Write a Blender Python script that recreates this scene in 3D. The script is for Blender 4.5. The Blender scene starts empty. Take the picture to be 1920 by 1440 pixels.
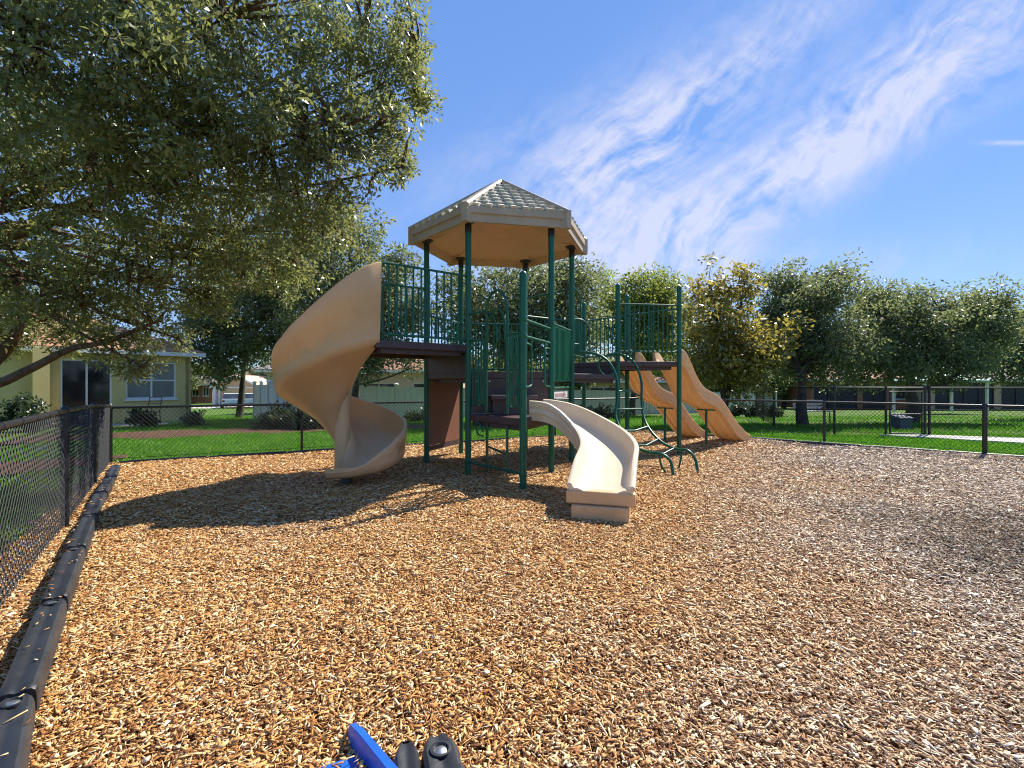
import bpy, math, random
import numpy as np
from mathutils import Vector, Matrix
R = math.radians
PI = math.pi
random.seed(7)
sc = bpy.context.scene
COL = sc.collection
F = 915.0            # focal length of the photograph, in its own pixels
CAMZ = 1.32

def at(px, py, Y):                       # a sight line of the photograph taken to depth Y
    return Vector(((px-960)/F*Y, Y, CAMZ+(720-py)/F*Y))

# ------------------------------------------------------------------ materials
def mat(name):
    m = bpy.data.materials.new(name); m.use_nodes = True
    nt = m.node_tree
    return m, nt, nt.nodes, nt.links, nt.nodes['Principled BSDF']

def ramp(nodes, stops, interp='LINEAR'):
    r = nodes.new('ShaderNodeValToRGB'); cr = r.color_ramp; cr.interpolation = interp
    while len(cr.elements) < len(stops): cr.elements.new(0.5)
    for e, (p, c) in zip(cr.elements, stops):
        e.position = p; e.color = (*c, 1)
    return r

def noise(nodes, links, scale, detail=4, coord='Object', rough=.55, vec=None):
    n = nodes.new('ShaderNodeTexNoise'); n.inputs['Scale'].default_value = scale
    n.inputs['Detail'].default_value = detail; n.inputs['Roughness'].default_value = rough
    if vec is None:
        t = nodes.new('ShaderNodeTexCoord'); vec = t.outputs[coord]
    links.new(vec, n.inputs['Vector'])
    return n

def bump(nodes, links, b, h, strength, dist=.01):
    bp = nodes.new('ShaderNodeBump'); bp.inputs['Strength'].default_value = strength
    bp.inputs['Distance'].default_value = dist
    links.new(h, bp.inputs['Height']); links.new(bp.outputs['Normal'], b.inputs['Normal'])

def simple(name, col, rough=.5, var=.12, scale=6, bmp=0, bscale=80, metal=0, spec=.5, trans=0, tcol=None):
    m, nt, N, L, b = mat(name)
    n = noise(N, L, scale)
    lo = tuple(c*(1-var) for c in col); hi = tuple(min(1, c*(1+var)) for c in col)
    r = ramp(N, [(.3, lo), (.7, hi)])
    L.new(n.outputs['Fac'], r.inputs['Fac']); L.new(r.outputs['Color'], b.inputs['Base Color'])
    b.inputs['Roughness'].default_value = rough; b.inputs['Metallic'].default_value = metal
    b.inputs['Specular IOR Level'].default_value = spec
    if bmp:
        n2 = noise(N, L, bscale, 3); bump(N, L, b, n2.outputs['Fac'], bmp, .004)
    if trans:
        t = N.new('ShaderNodeBsdfTranslucent'); t.inputs['Color'].default_value = (*tcol, 1)
        mx = N.new('ShaderNodeMixShader'); mx.inputs[0].default_value = trans
        out = N['Material Output']
        L.new(b.outputs[0], mx.inputs[1]); L.new(t.outputs[0], mx.inputs[2]); L.new(mx.outputs[0], out.inputs['Surface'])
    return m

def leafmat(name, stops, rough=.38, trans=.35, tcol=(.25, .35, .04), spec=.5):
    m, nt, N, L, b = mat(name)
    g = N.new('ShaderNodeNewGeometry')
    r = ramp(N, stops)
    n = noise(N, L, .9, 2)
    ad = N.new('ShaderNodeMath'); ad.operation = 'MULTIPLY_ADD'; ad.inputs[1].default_value = .55
    s = N.new('ShaderNodeMath'); s.operation = 'MULTIPLY_ADD'; s.inputs[1].default_value = 1.0; s.inputs[2].default_value = -.28
    L.new(n.outputs['Fac'], s.inputs[0])
    L.new(g.outputs['Random Per Island'], ad.inputs[0]); L.new(s.outputs[0], ad.inputs[2])
    L.new(ad.outputs[0], r.inputs['Fac']); L.new(r.outputs['Color'], b.inputs['Base Color'])
    b.inputs['Roughness'].default_value = rough; b.inputs['Specular IOR Level'].default_value = spec
    t = N.new('ShaderNodeBsdfTranslucent')
    mc = N.new('ShaderNodeMixRGB'); mc.blend_type = 'MIX'; mc.inputs[0].default_value = .6
    L.new(r.outputs['Color'], mc.inputs[1]); mc.inputs[2].default_value = (*tcol, 1)
    L.new(mc.outputs[0], t.inputs['Color'])
    mx = N.new('ShaderNodeMixShader'); mx.inputs[0].default_value = trans
    L.new(b.outputs[0], mx.inputs[1]); L.new(t.outputs[0], mx.inputs[2])
    L.new(mx.outputs[0], N['Material Output'].inputs['Surface'])
    return m

def chipmat():
    m, nt, N, L, b = mat('wood_chip')
    g = N.new('ShaderNodeNewGeometry')
    warm = ramp(N, [(0, (.10, .034, .010)), (.14, (.29, .115, .038)), (.36, (.49, .228, .062)), (.62, (.645, .36, .122)), (.84, (.75, .525, .25)), (1, (.81, .68, .46))])
    grey = ramp(N, [(0, (.07, .042, .028)), (.2, (.24, .145, .085)), (.45, (.45, .32, .20)), (.75, (.66, .53, .39)), (1, (.82, .74, .62))])
    L.new(g.outputs['Random Per Island'], warm.inputs['Fac']); L.new(g.outputs['Random Per Island'], grey.inputs['Fac'])
    tc = N.new('ShaderNodeTexCoord')
    sep = N.new('ShaderNodeSeparateXYZ'); L.new(tc.outputs['Object'], sep.inputs[0])
    n = noise(N, L, .55, 4, vec=tc.outputs['Object'])
    mr = N.new('ShaderNodeMapRange'); mr.inputs['From Min'].default_value = -1.0; mr.inputs['From Max'].default_value = 1.3
    yx = N.new('ShaderNodeMath'); yx.operation = 'MULTIPLY_ADD'; yx.inputs[1].default_value = -.5; L.new(sep.outputs['Y'], yx.inputs[0]); L.new(sep.outputs['X'], yx.inputs[2])
    L.new(yx.outputs[0], mr.inputs['Value'])
    ad = N.new('ShaderNodeMath'); ad.operation = 'MULTIPLY_ADD'; ad.inputs[1].default_value = 1.6; ad.use_clamp = True
    sb = N.new('ShaderNodeMath'); sb.operation = 'ADD'; sb.inputs[1].default_value = -.8
    L.new(mr.outputs[0], sb.inputs[0]); L.new(n.outputs['Fac'], ad.inputs[0]); L.new(sb.outputs[0], ad.inputs[2])
    mx = N.new('ShaderNodeMixRGB'); L.new(ad.outputs[0], mx.inputs[0]); L.new(warm.outputs[0], mx.inputs[1]); L.new(grey.outputs[0], mx.inputs[2])
    # a darker rounded patch of chips, its edge broken up by noise
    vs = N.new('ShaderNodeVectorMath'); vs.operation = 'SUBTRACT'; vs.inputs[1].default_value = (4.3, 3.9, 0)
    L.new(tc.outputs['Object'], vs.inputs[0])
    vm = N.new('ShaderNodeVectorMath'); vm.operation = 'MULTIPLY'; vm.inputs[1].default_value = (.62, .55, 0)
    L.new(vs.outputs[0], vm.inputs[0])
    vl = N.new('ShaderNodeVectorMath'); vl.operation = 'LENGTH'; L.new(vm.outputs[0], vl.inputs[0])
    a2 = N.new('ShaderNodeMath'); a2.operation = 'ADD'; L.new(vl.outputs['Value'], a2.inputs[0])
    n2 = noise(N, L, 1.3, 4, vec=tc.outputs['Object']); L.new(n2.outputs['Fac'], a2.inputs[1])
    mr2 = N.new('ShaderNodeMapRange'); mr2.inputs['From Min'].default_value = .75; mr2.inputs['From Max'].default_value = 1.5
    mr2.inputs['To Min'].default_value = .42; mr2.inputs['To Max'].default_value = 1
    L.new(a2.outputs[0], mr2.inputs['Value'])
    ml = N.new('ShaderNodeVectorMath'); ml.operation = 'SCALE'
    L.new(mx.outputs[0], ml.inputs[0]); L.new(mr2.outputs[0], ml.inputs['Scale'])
    # wood grain
    n3 = noise(N, L, 160, 2, vec=tc.outputs['Object'])
    mr3 = N.new('ShaderNodeMapRange'); mr3.inputs['To Min'].default_value = .72; mr3.inputs['To Max'].default_value = 1.22
    L.new(n3.outputs['Fac'], mr3.inputs['Value'])
    ml2 = N.new('ShaderNodeVectorMath'); ml2.operation = 'SCALE'
    L.new(ml.outputs[0], ml2.inputs[0]); L.new(mr3.outputs[0], ml2.inputs['Scale'])
    L.new(ml2.outputs[0], b.inputs['Base Color'])
    b.inputs['Roughness'].default_value = .75; b.inputs['Specular IOR Level'].default_value = .25
    return m

def groundmat(name, stops, scale, bscale=60, bstr=.6, rough=.95):
    m, nt, N, L, b = mat(name)
    n = noise(N, L, scale, 8, rough=.7); r = ramp(N, stops); L.new(n.outputs['Fac'], r.inputs['Fac'])
    L.new(r.outputs['Color'], b.inputs['Base Color']); b.inputs['Roughness'].default_value = rough
    b.inputs['Specular IOR Level'].default_value = .2
    n2 = noise(N, L, bscale, 4); bump(N, L, b, n2.outputs['Fac'], bstr, .03)
    return m

def plasticmat(name, col, tcol, trans, rough=.38):
    # rotomoulded plastic: faint mottling, scuffs in the gloss, some light passes through the shell
    m, nt, N, L, b = mat(name)
    n = noise(N, L, 2.2, 6, rough=.65)
    r = ramp(N, [(.25, tuple(c*.84 for c in col)), (.5, col), (.64, col), (.78, tuple(min(1, c*1.10+.04) for c in col))])
    L.new(n.outputs['Fac'], r.inputs['Fac']); L.new(r.outputs['Color'], b.inputs['Base Color'])
    n4 = noise(N, L, 13, 9, rough=.78); r4 = ramp(N, [(.56, (0, 0, 0)), (.70, (.34, .34, .34))]); L.new(n4.outputs['Fac'], r4.inputs['Fac'])
    sm = N.new('ShaderNodeMixRGB'); L.new(r4.outputs['Color'], sm.inputs[0]); L.new(r.outputs['Color'], sm.inputs[1]); sm.inputs[2].default_value = (.80, .72, .60, 1); L.new(sm.outputs[0], b.inputs['Base Color'])
    n2 = noise(N, L, 9, 6, rough=.7)
    mr = N.new('ShaderNodeMapRange'); mr.inputs['To Min'].default_value = rough-.13; mr.inputs['To Max'].default_value = rough+.2
    L.new(n2.outputs['Fac'], mr.inputs['Value']); L.new(mr.outputs[0], b.inputs['Roughness'])
    if not trans: return m
    t = N.new('ShaderNodeBsdfTranslucent'); t.inputs['Color'].default_value = (*tcol, 1)
    mx = N.new('ShaderNodeMixShader'); mx.inputs[0].default_value = trans
    L.new(b.outputs[0], mx.inputs[1]); L.new(t.outputs[0], mx.inputs[2]); L.new(mx.outputs[0], N['Material Output'].inputs['Surface'])
    return m

def glassmat(name, col=(.012, .014, .016)):
    m, nt, N, L, b = mat(name)
    n = noise(N, L, 1.5, 3); r = ramp(N, [(.35, col), (.7, tuple(c*2.2 for c in col))])
    L.new(n.outputs['Fac'], r.inputs['Fac']); L.new(r.outputs['Color'], b.inputs['Base Color'])
    b.inputs['Roughness'].default_value = .06
    return m

M = {}
M['green'] = simple('green_powder_coat', (.004, .098, .054), .38, .15, 5, .05, 120, spec=.4)
M['tan'] = plasticmat('tan_plastic', (.70, .465, .245), (.88, .52, .22), .18, .30)
M['tan_pale'] = plasticmat('pale_tan_plastic', (.66, .53, .37), (.75, .45, .2), 0, .34)
M['tan_orange'] = plasticmat('orange_tan_plastic', (.66, .46, .26), (.88, .62, .34), .22)
M['shingle'] = simple('roof_shingle_plastic', (.48, .45, .385), .5, .1, 4)
M['roof_trim'] = simple('roof_trim_plastic', (.42, .325, .235), .5, .08, 4)
M['ceiling'] = plasticmat('roof_underside_plastic', (.66, .405, .27), (.92, .58, .36), 0, .6)
M['deck'] = simple('brown_coated_deck', (.060, .034, .036), .5, .2, 8, .15, 90)
M['board'] = simple('brown_board', (.20, .085, .055), .5, .1, 3, .06, 100)
M['black'] = simple('black_vinyl', (.012, .012, .015), .42, .2, 9, .05, 90)
M['wire'] = simple('black_wire', (.006, .006, .008), .5, .2, 9, spec=.25)
M['border'] = simple('black_border_plastic', (.020, .023, .028), .48, .45, 7, .35, 45)
M['blue'] = simple('blue_ramp_plastic', (.012, .10, .50), .4, .15, 6, .1, 60)
M['steel'] = simple('steel', (.5, .5, .5), .35, .1, 9, metal=.9)
M['mulch'] = groundmat('mulch_bed', [(.3, (.09, .038, .015)), (.55, (.24, .11, .04)), (.8, (.42, .23, .09))], 14, 70, 1.0)
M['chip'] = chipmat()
M['lawn'] = groundmat('lawn_soil', [(.30, (.10, .075, .035)), (.42, (.09, .12, .022)), (.55, (.075, .17, .016)), (.72, (.13, .24, .025))], 1.3, 45, 1.0)
M['dryground'] = groundmat('leaf_litter', [(.3, (.05, .026, .015)), (.6, (.13, .07, .04)), (.85, (.24, .15, .085))], 6, 40, 1)
M['concrete'] = groundmat('concrete', [(.3, (.42, .39, .35)), (.7, (.58, .55, .50))], 4, 60, .2, .8)
M['grass'] = leafmat('grass_blade', [(.1, (.05, .15, .008)), (.45, (.09, .25, .012)), (.75, (.15, .33, .02)), (1, (.26, .31, .06))], .5, .4, (.16, .42, .03), .3)
M['oak_leaf'] = leafmat('oak_leaf', [(.05, (.055, .068, .030)), (.4, (.125, .145, .058)), (.7, (.19, .21, .085)), (.95, (.28, .29, .12))], .30, .45, (.46, .49, .14), .8)
M['oak_leaf_far'] = leafmat('far_oak_leaf', [(.05, (.052, .066, .032)), (.4, (.115, .140, .066)), (.75, (.18, .205, .10)), (1, (.26, .28, .15))], .45, .42, (.36, .42, .14), .45)
M['magnolia'] = leafmat('magnolia_leaf', [(.05, (.05, .065, .02)), (.35, (.14, .145, .035)), (.65, (.30, .26, .05)), (1, (.52, .43, .11))], .28, .42, (.60, .48, .09), .8)
M['lightleaf'] = leafmat('light_green_leaf', [(.05, (.055, .080, .018)), (.5, (.14, .18, .035)), (1, (.27, .30, .07))], .42, .45, (.46, .52, .08), .45)
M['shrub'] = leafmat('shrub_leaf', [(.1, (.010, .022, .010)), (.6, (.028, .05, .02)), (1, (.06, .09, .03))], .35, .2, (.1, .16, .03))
M['bark'] = simple('oak_bark', (.125, .068, .044), .9, .5, 7, .9, 30)
M['bark_far'] = simple('grey_bark', (.06, .047, .038), .9, .4, 5, .8, 20)
M['yellow_stucco'] = simple('yellow_stucco', (.62, .485, .19), .9, .08, 2, .35, 60)
M['tan_stucco'] = simple('tan_stucco', (.55, .38, .21), .9, .06, 2, .3, 40)
M['grey_stucco'] = simple('grey_stucco', (.50, .49, .47), .9, .05, 2, .3, 40)
M['peach_stucco'] = simple('peach_stucco', (.60, .42, .30), .9, .05, 2, .3, 40)
M['brick'] = simple('red_brown_wall', (.34, .13, .07), .9, .2, 8, .3, 40)
M['white'] = simple('white_paint', (.72, .71, .68), .6, .05, 4)
M['vinyl'] = simple('white_vinyl', (.54, .53, .47), .45, .06, 3)
M['glass'] = glassmat('window_glass')
M['blind'] = simple('window_blind', (.16, .17, .14), .3, .2, 3, spec=.7)
M['screen'] = simple('dark_screen', (.012, .012, .018), .6, .3, 3)
M['tile_orange'] = simple('orange_roof_shingle', (.38, .19, .115), .85, .3, 6, .6, 24)
M['tile_grey'] = simple('grey_roof_shingle', (.27, .235, .22), .85, .25, 6, .6, 24)
M['canopy'] = simple('green_canopy', (.16, .36, .30), .6, .1, 3)
M['carwhite'] = simple('white_car_paint', (.72, .73, .75), .2, .03, 3)
M['carglass'] = glassmat('car_glass', (.02, .025, .03))
M['rubber'] = simple('tyre_rubber', (.015, .015, .015), .8, .2, 9)
M['red'] = simple('tail_lamp', (.45, .02, .02), .3)
M['bluegrey'] = simple('blue_grey_plastic', (.07, .10, .13), .8, .15, 4)
M['signwhite'] = simple('sign_white', (.62, .60, .58), .5, .05, 4)
M['signpink'] = simple('sign_pink', (.50, .33, .32), .5, .05, 4)

# ------------------------------------------------------------------ mesh builder
WL = {}
class MB:
    def __init__(s): s.v = []; s.f = []
    def add(s, vs, fs):
        o = len(s.v); s.v.extend(Vector(p) for p in vs); s.f.extend(tuple(i+o for i in f) for f in fs); return s
    def obox(s, p, a, b, c):               # corner + three edge vectors
        p, a, b, c = map(Vector, (p, a, b, c))
        vs = [p, p+a, p+a+b, p+b, p+c, p+a+c, p+a+b+c, p+b+c]
        fs = [(0, 3, 2, 1), (4, 5, 6, 7), (0, 1, 5, 4), (1, 2, 6, 5), (2, 3, 7, 6), (3, 0, 4, 7)]
        if a.cross(b).dot(c) < 0: fs = [tuple(reversed(f)) for f in fs]
        return s.add(vs, fs)
    def box(s, c, size, yaw=0):
        ca, sa = math.cos(yaw), math.sin(yaw)
        a = Vector((ca, sa, 0))*size[0]; b = Vector((-sa, ca, 0))*size[1]; z = Vector((0, 0, size[2]))
        return s.obox(Vector(c)-a/2-b/2-z/2, a, b, z)
    def wallbox(s, p, q, z0, z1, th, off=0):    # upright slab between two plan points
        p = Vector((p[0], p[1], 0)); q = Vector((q[0], q[1], 0)); u = (q-p); n = Vector((u.y, -u.x, 0)).normalized()
        return s.obox(p+n*(off-th/2)+Vector((0, 0, z0)), u, n*th, Vector((0, 0, z1-z0)))
    def prism(s, poly, z0, z1):
        n = len(poly); ar = sum(poly[i][0]*poly[(i+1) % n][1]-poly[(i+1) % n][0]*poly[i][1] for i in range(n))
        if ar < 0: poly = list(reversed(poly))
        vs = [(x, y, z0) for x, y in poly]+[(x, y, z1) for x, y in poly]
        fs = [tuple(reversed(range(n))), tuple(range(n, 2*n))]+[(i, (i+1) % n, n+(i+1) % n, n+i) for i in range(n)]
        return s.add(vs, fs)
    def loft(s, rings, caps=True, flip=False):
        n = len(rings[0]); vs = [p for r in rings for p in r]; fs = []
        for k in range(len(rings)-1):
            for i in range(n):
                j = (i+1) % n; fs.append((k*n+i, k*n+j, (k+1)*n+j, (k+1)*n+i))
        if caps:
            fs.append(tuple(reversed(range(n)))); o = (len(rings)-1)*n; fs.append(tuple(range(o, o+n)))
        if flip: fs = [tuple(reversed(f)) for f in fs]
        return s.add(vs, fs)
    def tube(s, pts, r, n=10, caps=True):
        pts = [Vector(p) for p in pts]; m = len(pts)
        rr = r if isinstance(r, (list, tuple)) else [r]*m
        rings = []; prev = None
        for i in range(m):
            d = (pts[min(i+1, m-1)]-pts[max(i-1, 0)]).normalized()
            if prev is None:
                a = d.cross(Vector((0, 0, 1)));
                if a.length < .05: a = d.cross(Vector((1, 0, 0)))
            else: a = prev-d*prev.dot(d)
            a.normalize(); prev = a; b = d.cross(a)
            rings.append([pts[i]+(a*math.cos(2*PI*k/n)+b*math.sin(2*PI*k/n))*rr[i] for k in range(n)])
        return s.loft(rings, caps)
    def lathe(s, c, prof, n=20):
        c = Vector(c)
        rings = [[c+Vector((r*math.cos(2*PI*k/n), r*math.sin(2*PI*k/n), z)) for k in range(n)] for r, z in prof]
        return s.loft(rings, True)
    def build(s, name, material, parent=None, smooth=40, bevel=0):
        me = bpy.data.meshes.new(name)
        base = WL.get(parent.name, Vector()) if parent else Vector()
        me.from_pydata([tuple(p-base) for p in s.v], [], s.f); me.update()
        me.materials.append(material)
        if smooth:
            me.shade_smooth(); me.set_sharp_from_angle(angle=R(smooth))
        o = bpy.data.objects.new(name, me); COL.objects.link(o)
        if parent: o.parent = parent
        WL[o.name] = base
        if bevel:
            b = o.modifiers.new('bevel', 'BEVEL'); b.width = bevel; b.segments = 2; b.limit_method = 'ANGLE'
        return o

def np_mesh(name, verts, nper, material, parent=None, smooth=False):
    """many equal small faces (leaves, blades): verts (n*nper,3)"""
    base = WL.get(parent.name, Vector()) if parent else Vector()
    n = len(verts)//nper
    me = bpy.data.meshes.new(name)
    me.vertices.add(len(verts)); me.vertices.foreach_set('co', (verts-np.array(base)).astype(np.float32).ravel())
    me.loops.add(len(verts)); me.loops.foreach_set('vertex_index', np.arange(len(verts), dtype=np.int32))
    me.polygons.add(n); me.polygons.foreach_set('loop_start', np.arange(0, len(verts), nper, dtype=np.int32))
    me.update(calc_edges=True); me.validate()
    me.materials.append(material)
    o = bpy.data.objects.new(name, me); COL.objects.link(o)
    if parent: o.parent = parent
    WL[o.name] = base
    return o

def tag(o, label=None, cat=None, group=None, kind=None):
    for k, v in (('label', label), ('category', cat), ('group', group), ('kind', kind)):
        if v: o[k] = v
    return o

def empty(name, loc, label, cat, group=None):
    o = bpy.data.objects.new(name, None); COL.objects.link(o); o.location = loc; o.empty_display_size = .2
    WL[o.name] = Vector(loc)
    return tag(o, label, cat, group)

def copy_tree(o, parent=None):
    c = o.copy(); COL.objects.link(c)
    if parent: c.parent = parent
    for ch in [x for x in bpy.data.objects if x.parent == o]: copy_tree(ch, c)
    return c

def smooth_path(pts, sub=6):
    pts = [Vector(p) for p in pts]; out = []
    for i in range(len(pts)-1):
        p0 = pts[max(i-1, 0)]; p1 = pts[i]; p2 = pts[i+1]; p3 = pts[min(i+2, len(pts)-1)]
        for k in range(sub):
            t = k/sub
            out.append(.5*((2*p1)+(p2-p0)*t+(2*p0-5*p1+4*p2-p3)*t*t+(3*p1-p0-3*p2+p3)*t**3))
    out.append(pts[-1]); return out

def interp(t, tab):
    xs, ys = zip(*tab); return float(np.interp(t, xs, ys))

# ------------------------------------------------------------------ ground
def gz(x, y):                         # lawn level falls away behind the playground
    return max(-.05-.03*max(0, y-15.5), -1.1)

def mz(x, y):                         # mulch level: worn hollows under the slides
    z = .012*math.sin(1.7*x+.6*y)+.010*math.sin(2.9*y-1.3*x+1)+.012*math.sin(.8*x-2.1*y+2)
    z -= .035*math.exp(-(((x-3.4)/1.9)**2+((y-9.9)/1.7)**2))
    return z
PITS = [(random.uniform(-3.5, 5), random.uniform(1.4, 7.5), random.uniform(.07, .17), random.uniform(-.022, .014)) for _ in range(190)]
def mzv(X, Y):
    Z = np.vectorize(mz)(X, Y)
    for px_, py_, r_, d_ in PITS: Z = Z+d_*np.exp(-((X-px_)**2+(Y-py_)**2)/r_**2)
    return Z

CORN_L = (-6.66, 8.08); CORN_B = (3.66, 13.65); END_R = (10.9, 6.95)
FENCE_L = [(-2.2, 1.87), (-4.02, 4.39), (-5.39, 6.29), CORN_L]
MULCH = [(-1.0, -.6), (-2.75, 1.7), (-4.25, 4.3), (-5.6, 6.3), (-6.72, 8.02), (3.66, 13.6), (5.4, 12.1), (10.9, 6.9), (10.9, -.6)]

def inside(poly, X, Y):
    res = np.zeros(X.shape, bool); n = len(poly); j = n-1
    for i in range(n):
        xi, yi = poly[i]; xj, yj = poly[j]
        c = ((yi > Y) != (yj > Y)) & (X < (xj-xi)*(Y-yi)/(yj-yi+1e-12)+xi)
        res ^= c; j = i
    return res

def ground():
    xs = np.concatenate([[-400, -150, -80], np.arange(-60, 61, 4), [80, 150, 400]]); ys = np.concatenate([[-60, -20], np.arange(0, 80, 2), [100, 150, 250, 500]])
    vs = [(x, y, gz(x, y)-.05) for y in ys for x in xs]; nx = len(xs)
    fs = [(j*nx+i, j*nx+i+1, (j+1)*nx+i+1, (j+1)*nx+i) for j in range(len(ys)-1) for i in range(nx-1)]
    tag(MB().add(vs, fs).build('lawn', M['lawn']), kind='structure', label='green lawn falling away behind the playground')
    # mulch sheet: a fine grid cut to the bordered area
    step = .2; b = MB(); idx = {}
    gx = np.arange(-8, 11.2, step); gy = np.arange(-.6, 14.2, step)
    X, Y = np.meshgrid(gx+step/2, gy+step/2); ins = inside(MULCH, X, Y)
    def vid(i, j):
        if (i, j) not in idx:
            idx[(i, j)] = len(b.v); x, y = gx[0]+i*step, gy[0]+j*step; b.v.append(Vector((x, y, mz(x, y)-.022)))
        return idx[(i, j)]
    for j in range(len(gy)):
        for i in range(len(gx)):
            if ins[j, i]: b.f.append((vid(i, j), vid(i+1, j), vid(i+1, j+1), vid(i, j+1)))
    tag(b.build('mulch_ground', M['mulch'], smooth=80), kind='structure', label='bed of wood mulch under the play structure')
ground()

BLINE = [(-1.18, 1.03), (-1.90, 1.86), (-2.56, 2.72), (-3.24, 3.62), (-3.93, 4.54), (-4.67, 5.54), (-5.32, 6.47), (-6.05, 7.45)]
def chips():
    rng = np.random.default_rng(3)
    P = []
    for y0, y1, dens, s in [(1.1, 2.2, 9500, .68), (2.2, 3.2, 8200, .72), (3.2, 4.6, 6200, .80), (4.6, 6.5, 4200, .95), (6.5, 9, 2700, 1.18), (9, 13.7, 1600, 1.5)]:
        x0, x1 = -1.2*y1-.9, min(1.2*y1+1.4, 10.9)
        n = int((x1-x0)*(y1-y0)*dens)
        X = rng.uniform(x0, x1, n); Y = rng.uniform(y0, y1, n)
        k = inside(MULCH, X, Y) & (X > -1.2*Y-.9) & (X < 1.2*Y+1.4)
        P.append(np.stack([X[k], Y[k], np.full(k.sum(), s)], 1))
    P = np.concatenate(P); n = len(P); X, Y, S = P.T
    ln = rng.lognormal(math.log(.031), .50, n).clip(.007, .10)*S
    wd = (rng.lognormal(math.log(.0114), .45, n)).clip(.003, .032)*S; th = rng.uniform(.0015, .0048, n)*S
    ya = rng.uniform(0, 2*PI, n); pt = rng.normal(0, .20, n); rl = rng.normal(0, .30, n)
    z = mzv(X, Y)+rng.uniform(.004, .030, n)*np.sqrt(S)
    gxx = (mzv(X+.03, Y)-mzv(X-.03, Y))/.06; gyy = (mzv(X, Y+.03)-mzv(X, Y-.03))/.06
    pt = pt+np.arctan(gxx*np.cos(ya)+gyy*np.sin(ya)); rl = rl+np.arctan(-gxx*np.sin(ya)+gyy*np.cos(ya))
    # chips spilled over the border tops
    onb = np.zeros(n, bool)
    for (ax, ay), (bx, by) in zip(BLINE[:-1], BLINE[1:]):
        L2 = (bx-ax)**2+(by-ay)**2; tt = np.clip(((X-ax)*(bx-ax)+(Y-ay)*(by-ay))/L2, 0, 1)
        onb |= np.hypot(X-ax-tt*(bx-ax), Y-ay-tt*(by-ay)) < .055
    z = np.where(onb & (rng.uniform(0, 1, n) < .014), .128+rng.uniform(0, .008, n), z)
    inr = inside([(-.80, 1.38), (-.40, 1.38), (-.43, 1.58), (-.55, 1.70), (-.80, 1.58)], X, Y); z = np.where(inr & (rng.uniform(0, 1, n) < .16+.5*(X < -.62)), .045+rng.uniform(0, .008, n), z)
    d = np.stack([np.cos(ya)*np.cos(pt), np.sin(ya)*np.cos(pt), np.sin(pt)], 1)
    w = np.stack([-np.sin(ya), np.cos(ya), np.zeros(n)], 1)
    up = np.cross(d, w); w2 = w*np.cos(rl)[:, None]+up*np.sin(rl)[:, None]; up2 = np.cross(d, w2)
    C = np.stack([X, Y, z], 1)
    t0 = rng.uniform(.3, 1, n); t1 = rng.uniform(.1, 1, n)
    def corner(a, bsgn, c): # a = +-1 along, b = +-1 across, c up
        tp = np.where(a > 0, t1, t0)
        return C+d*(a*ln/2)[:, None]+w2*(bsgn*wd/2*tp)[:, None]+up2*(c*th/2)[:, None]
    one = np.ones(n)
    V = np.stack([corner(one*a, bs, c) for c in (-1, 1) for a, bs in ((-1, -1), (1, -1), (1, 1), (-1, 1))], 1)   # n,8,3
    faces = np.array([(4, 5, 6, 7), (0, 1, 5, 4), (1, 2, 6, 5), (2, 3, 7, 6), (3, 0, 4, 7)])
    idx = (np.arange(n)[:, None, None]*8+faces[None]).reshape(-1)
    me = bpy.data.meshes.new('wood_chips')
    me.vertices.add(n*8); me.vertices.foreach_set('co', V.astype(np.float32).ravel())
    me.loops.add(len(idx)); me.loops.foreach_set('vertex_index', idx.astype(np.int32))
    me.polygons.add(len(idx)//4); me.polygons.foreach_set('loop_start', np.arange(0, len(idx), 4, dtype=np.int32))
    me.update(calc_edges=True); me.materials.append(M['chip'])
    o = bpy.data.objects.new('wood_chips', me); COL.objects.link(o)
    tag(o, 'loose tan and brown wood chips covering the playground', kind='stuff')
    print('chips', n)
chips()

def grass():
    rng = np.random.default_rng(5); P = []
    for x0, x1, y0, y1, dens in [(-11, 4, 7.5, 13, 1500), (-12, 4, 13, 18, 700), (4, 15, 7, 13.5, 1300), (4, 20, 13.5, 18, 600), (-14, -3, 3, 8, 700), (-16, 4, 18, 26, 180), (4, 26, 18, 26, 150)]:
        n = int((x1-x0)*(y1-y0)*dens)
        P.append(np.stack([rng.uniform(x0, x1, n), rng.uniform(y0, y1, n)], 1))
    P = np.concatenate(P); X, Y = P.T
    big = [(-6.9, 8.0), (3.66, 13.85), (11.2, 6.9), (11.2, -1), (-.5, -1), (-2.6, 1.3), (-4.5, 4.2)]
    k = ~inside(big, X, Y) & (np.abs(X) < 1.2*Y+.5)
    for bed in BEDS: k &= ~inside(bed, X, Y)
    k &= ~inside(PATH, X, Y)
    k &= ~((X > 7.5) & (Y > 13.2) & (rng.uniform(0, 1, len(X)) < .55+.35*np.sin(X*1.1+Y*.8)))
    nz = np.sin(X*1.3+1)*np.sin(Y*1.7)+np.sin(X*.6-Y*.9)
    k &= rng.uniform(-2.5, 2, len(X)) < nz+1.2
    X, Y = X[k], Y[k]; n = len(X)
    sc_ = np.clip(Y/9, .8, 2.4)
    h = rng.uniform(.03, .075, n)*sc_**.5; w = rng.uniform(.005, .010, n)*sc_
    a = rng.uniform(0, 2*PI, n); ln = rng.normal(0, .45, n); ln2 = rng.normal(0, .45, n)
    base = np.stack([X, Y, np.array([gz(x, y) for x, y in zip(X, Y)])-.03], 1)
    sd = np.stack([np.cos(a), np.sin(a), np.zeros(n)], 1)*w[:, None]
    tip = base+np.stack([ln*h, ln2*h, h], 1)
    V = np.stack([base-sd, base+sd, tip], 1).reshape(-1, 3)
    tag(np_mesh('grass', V, 3, M['grass']), 'short bright green grass growing on the lawn', kind='stuff')
    print('grass', n)
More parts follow.
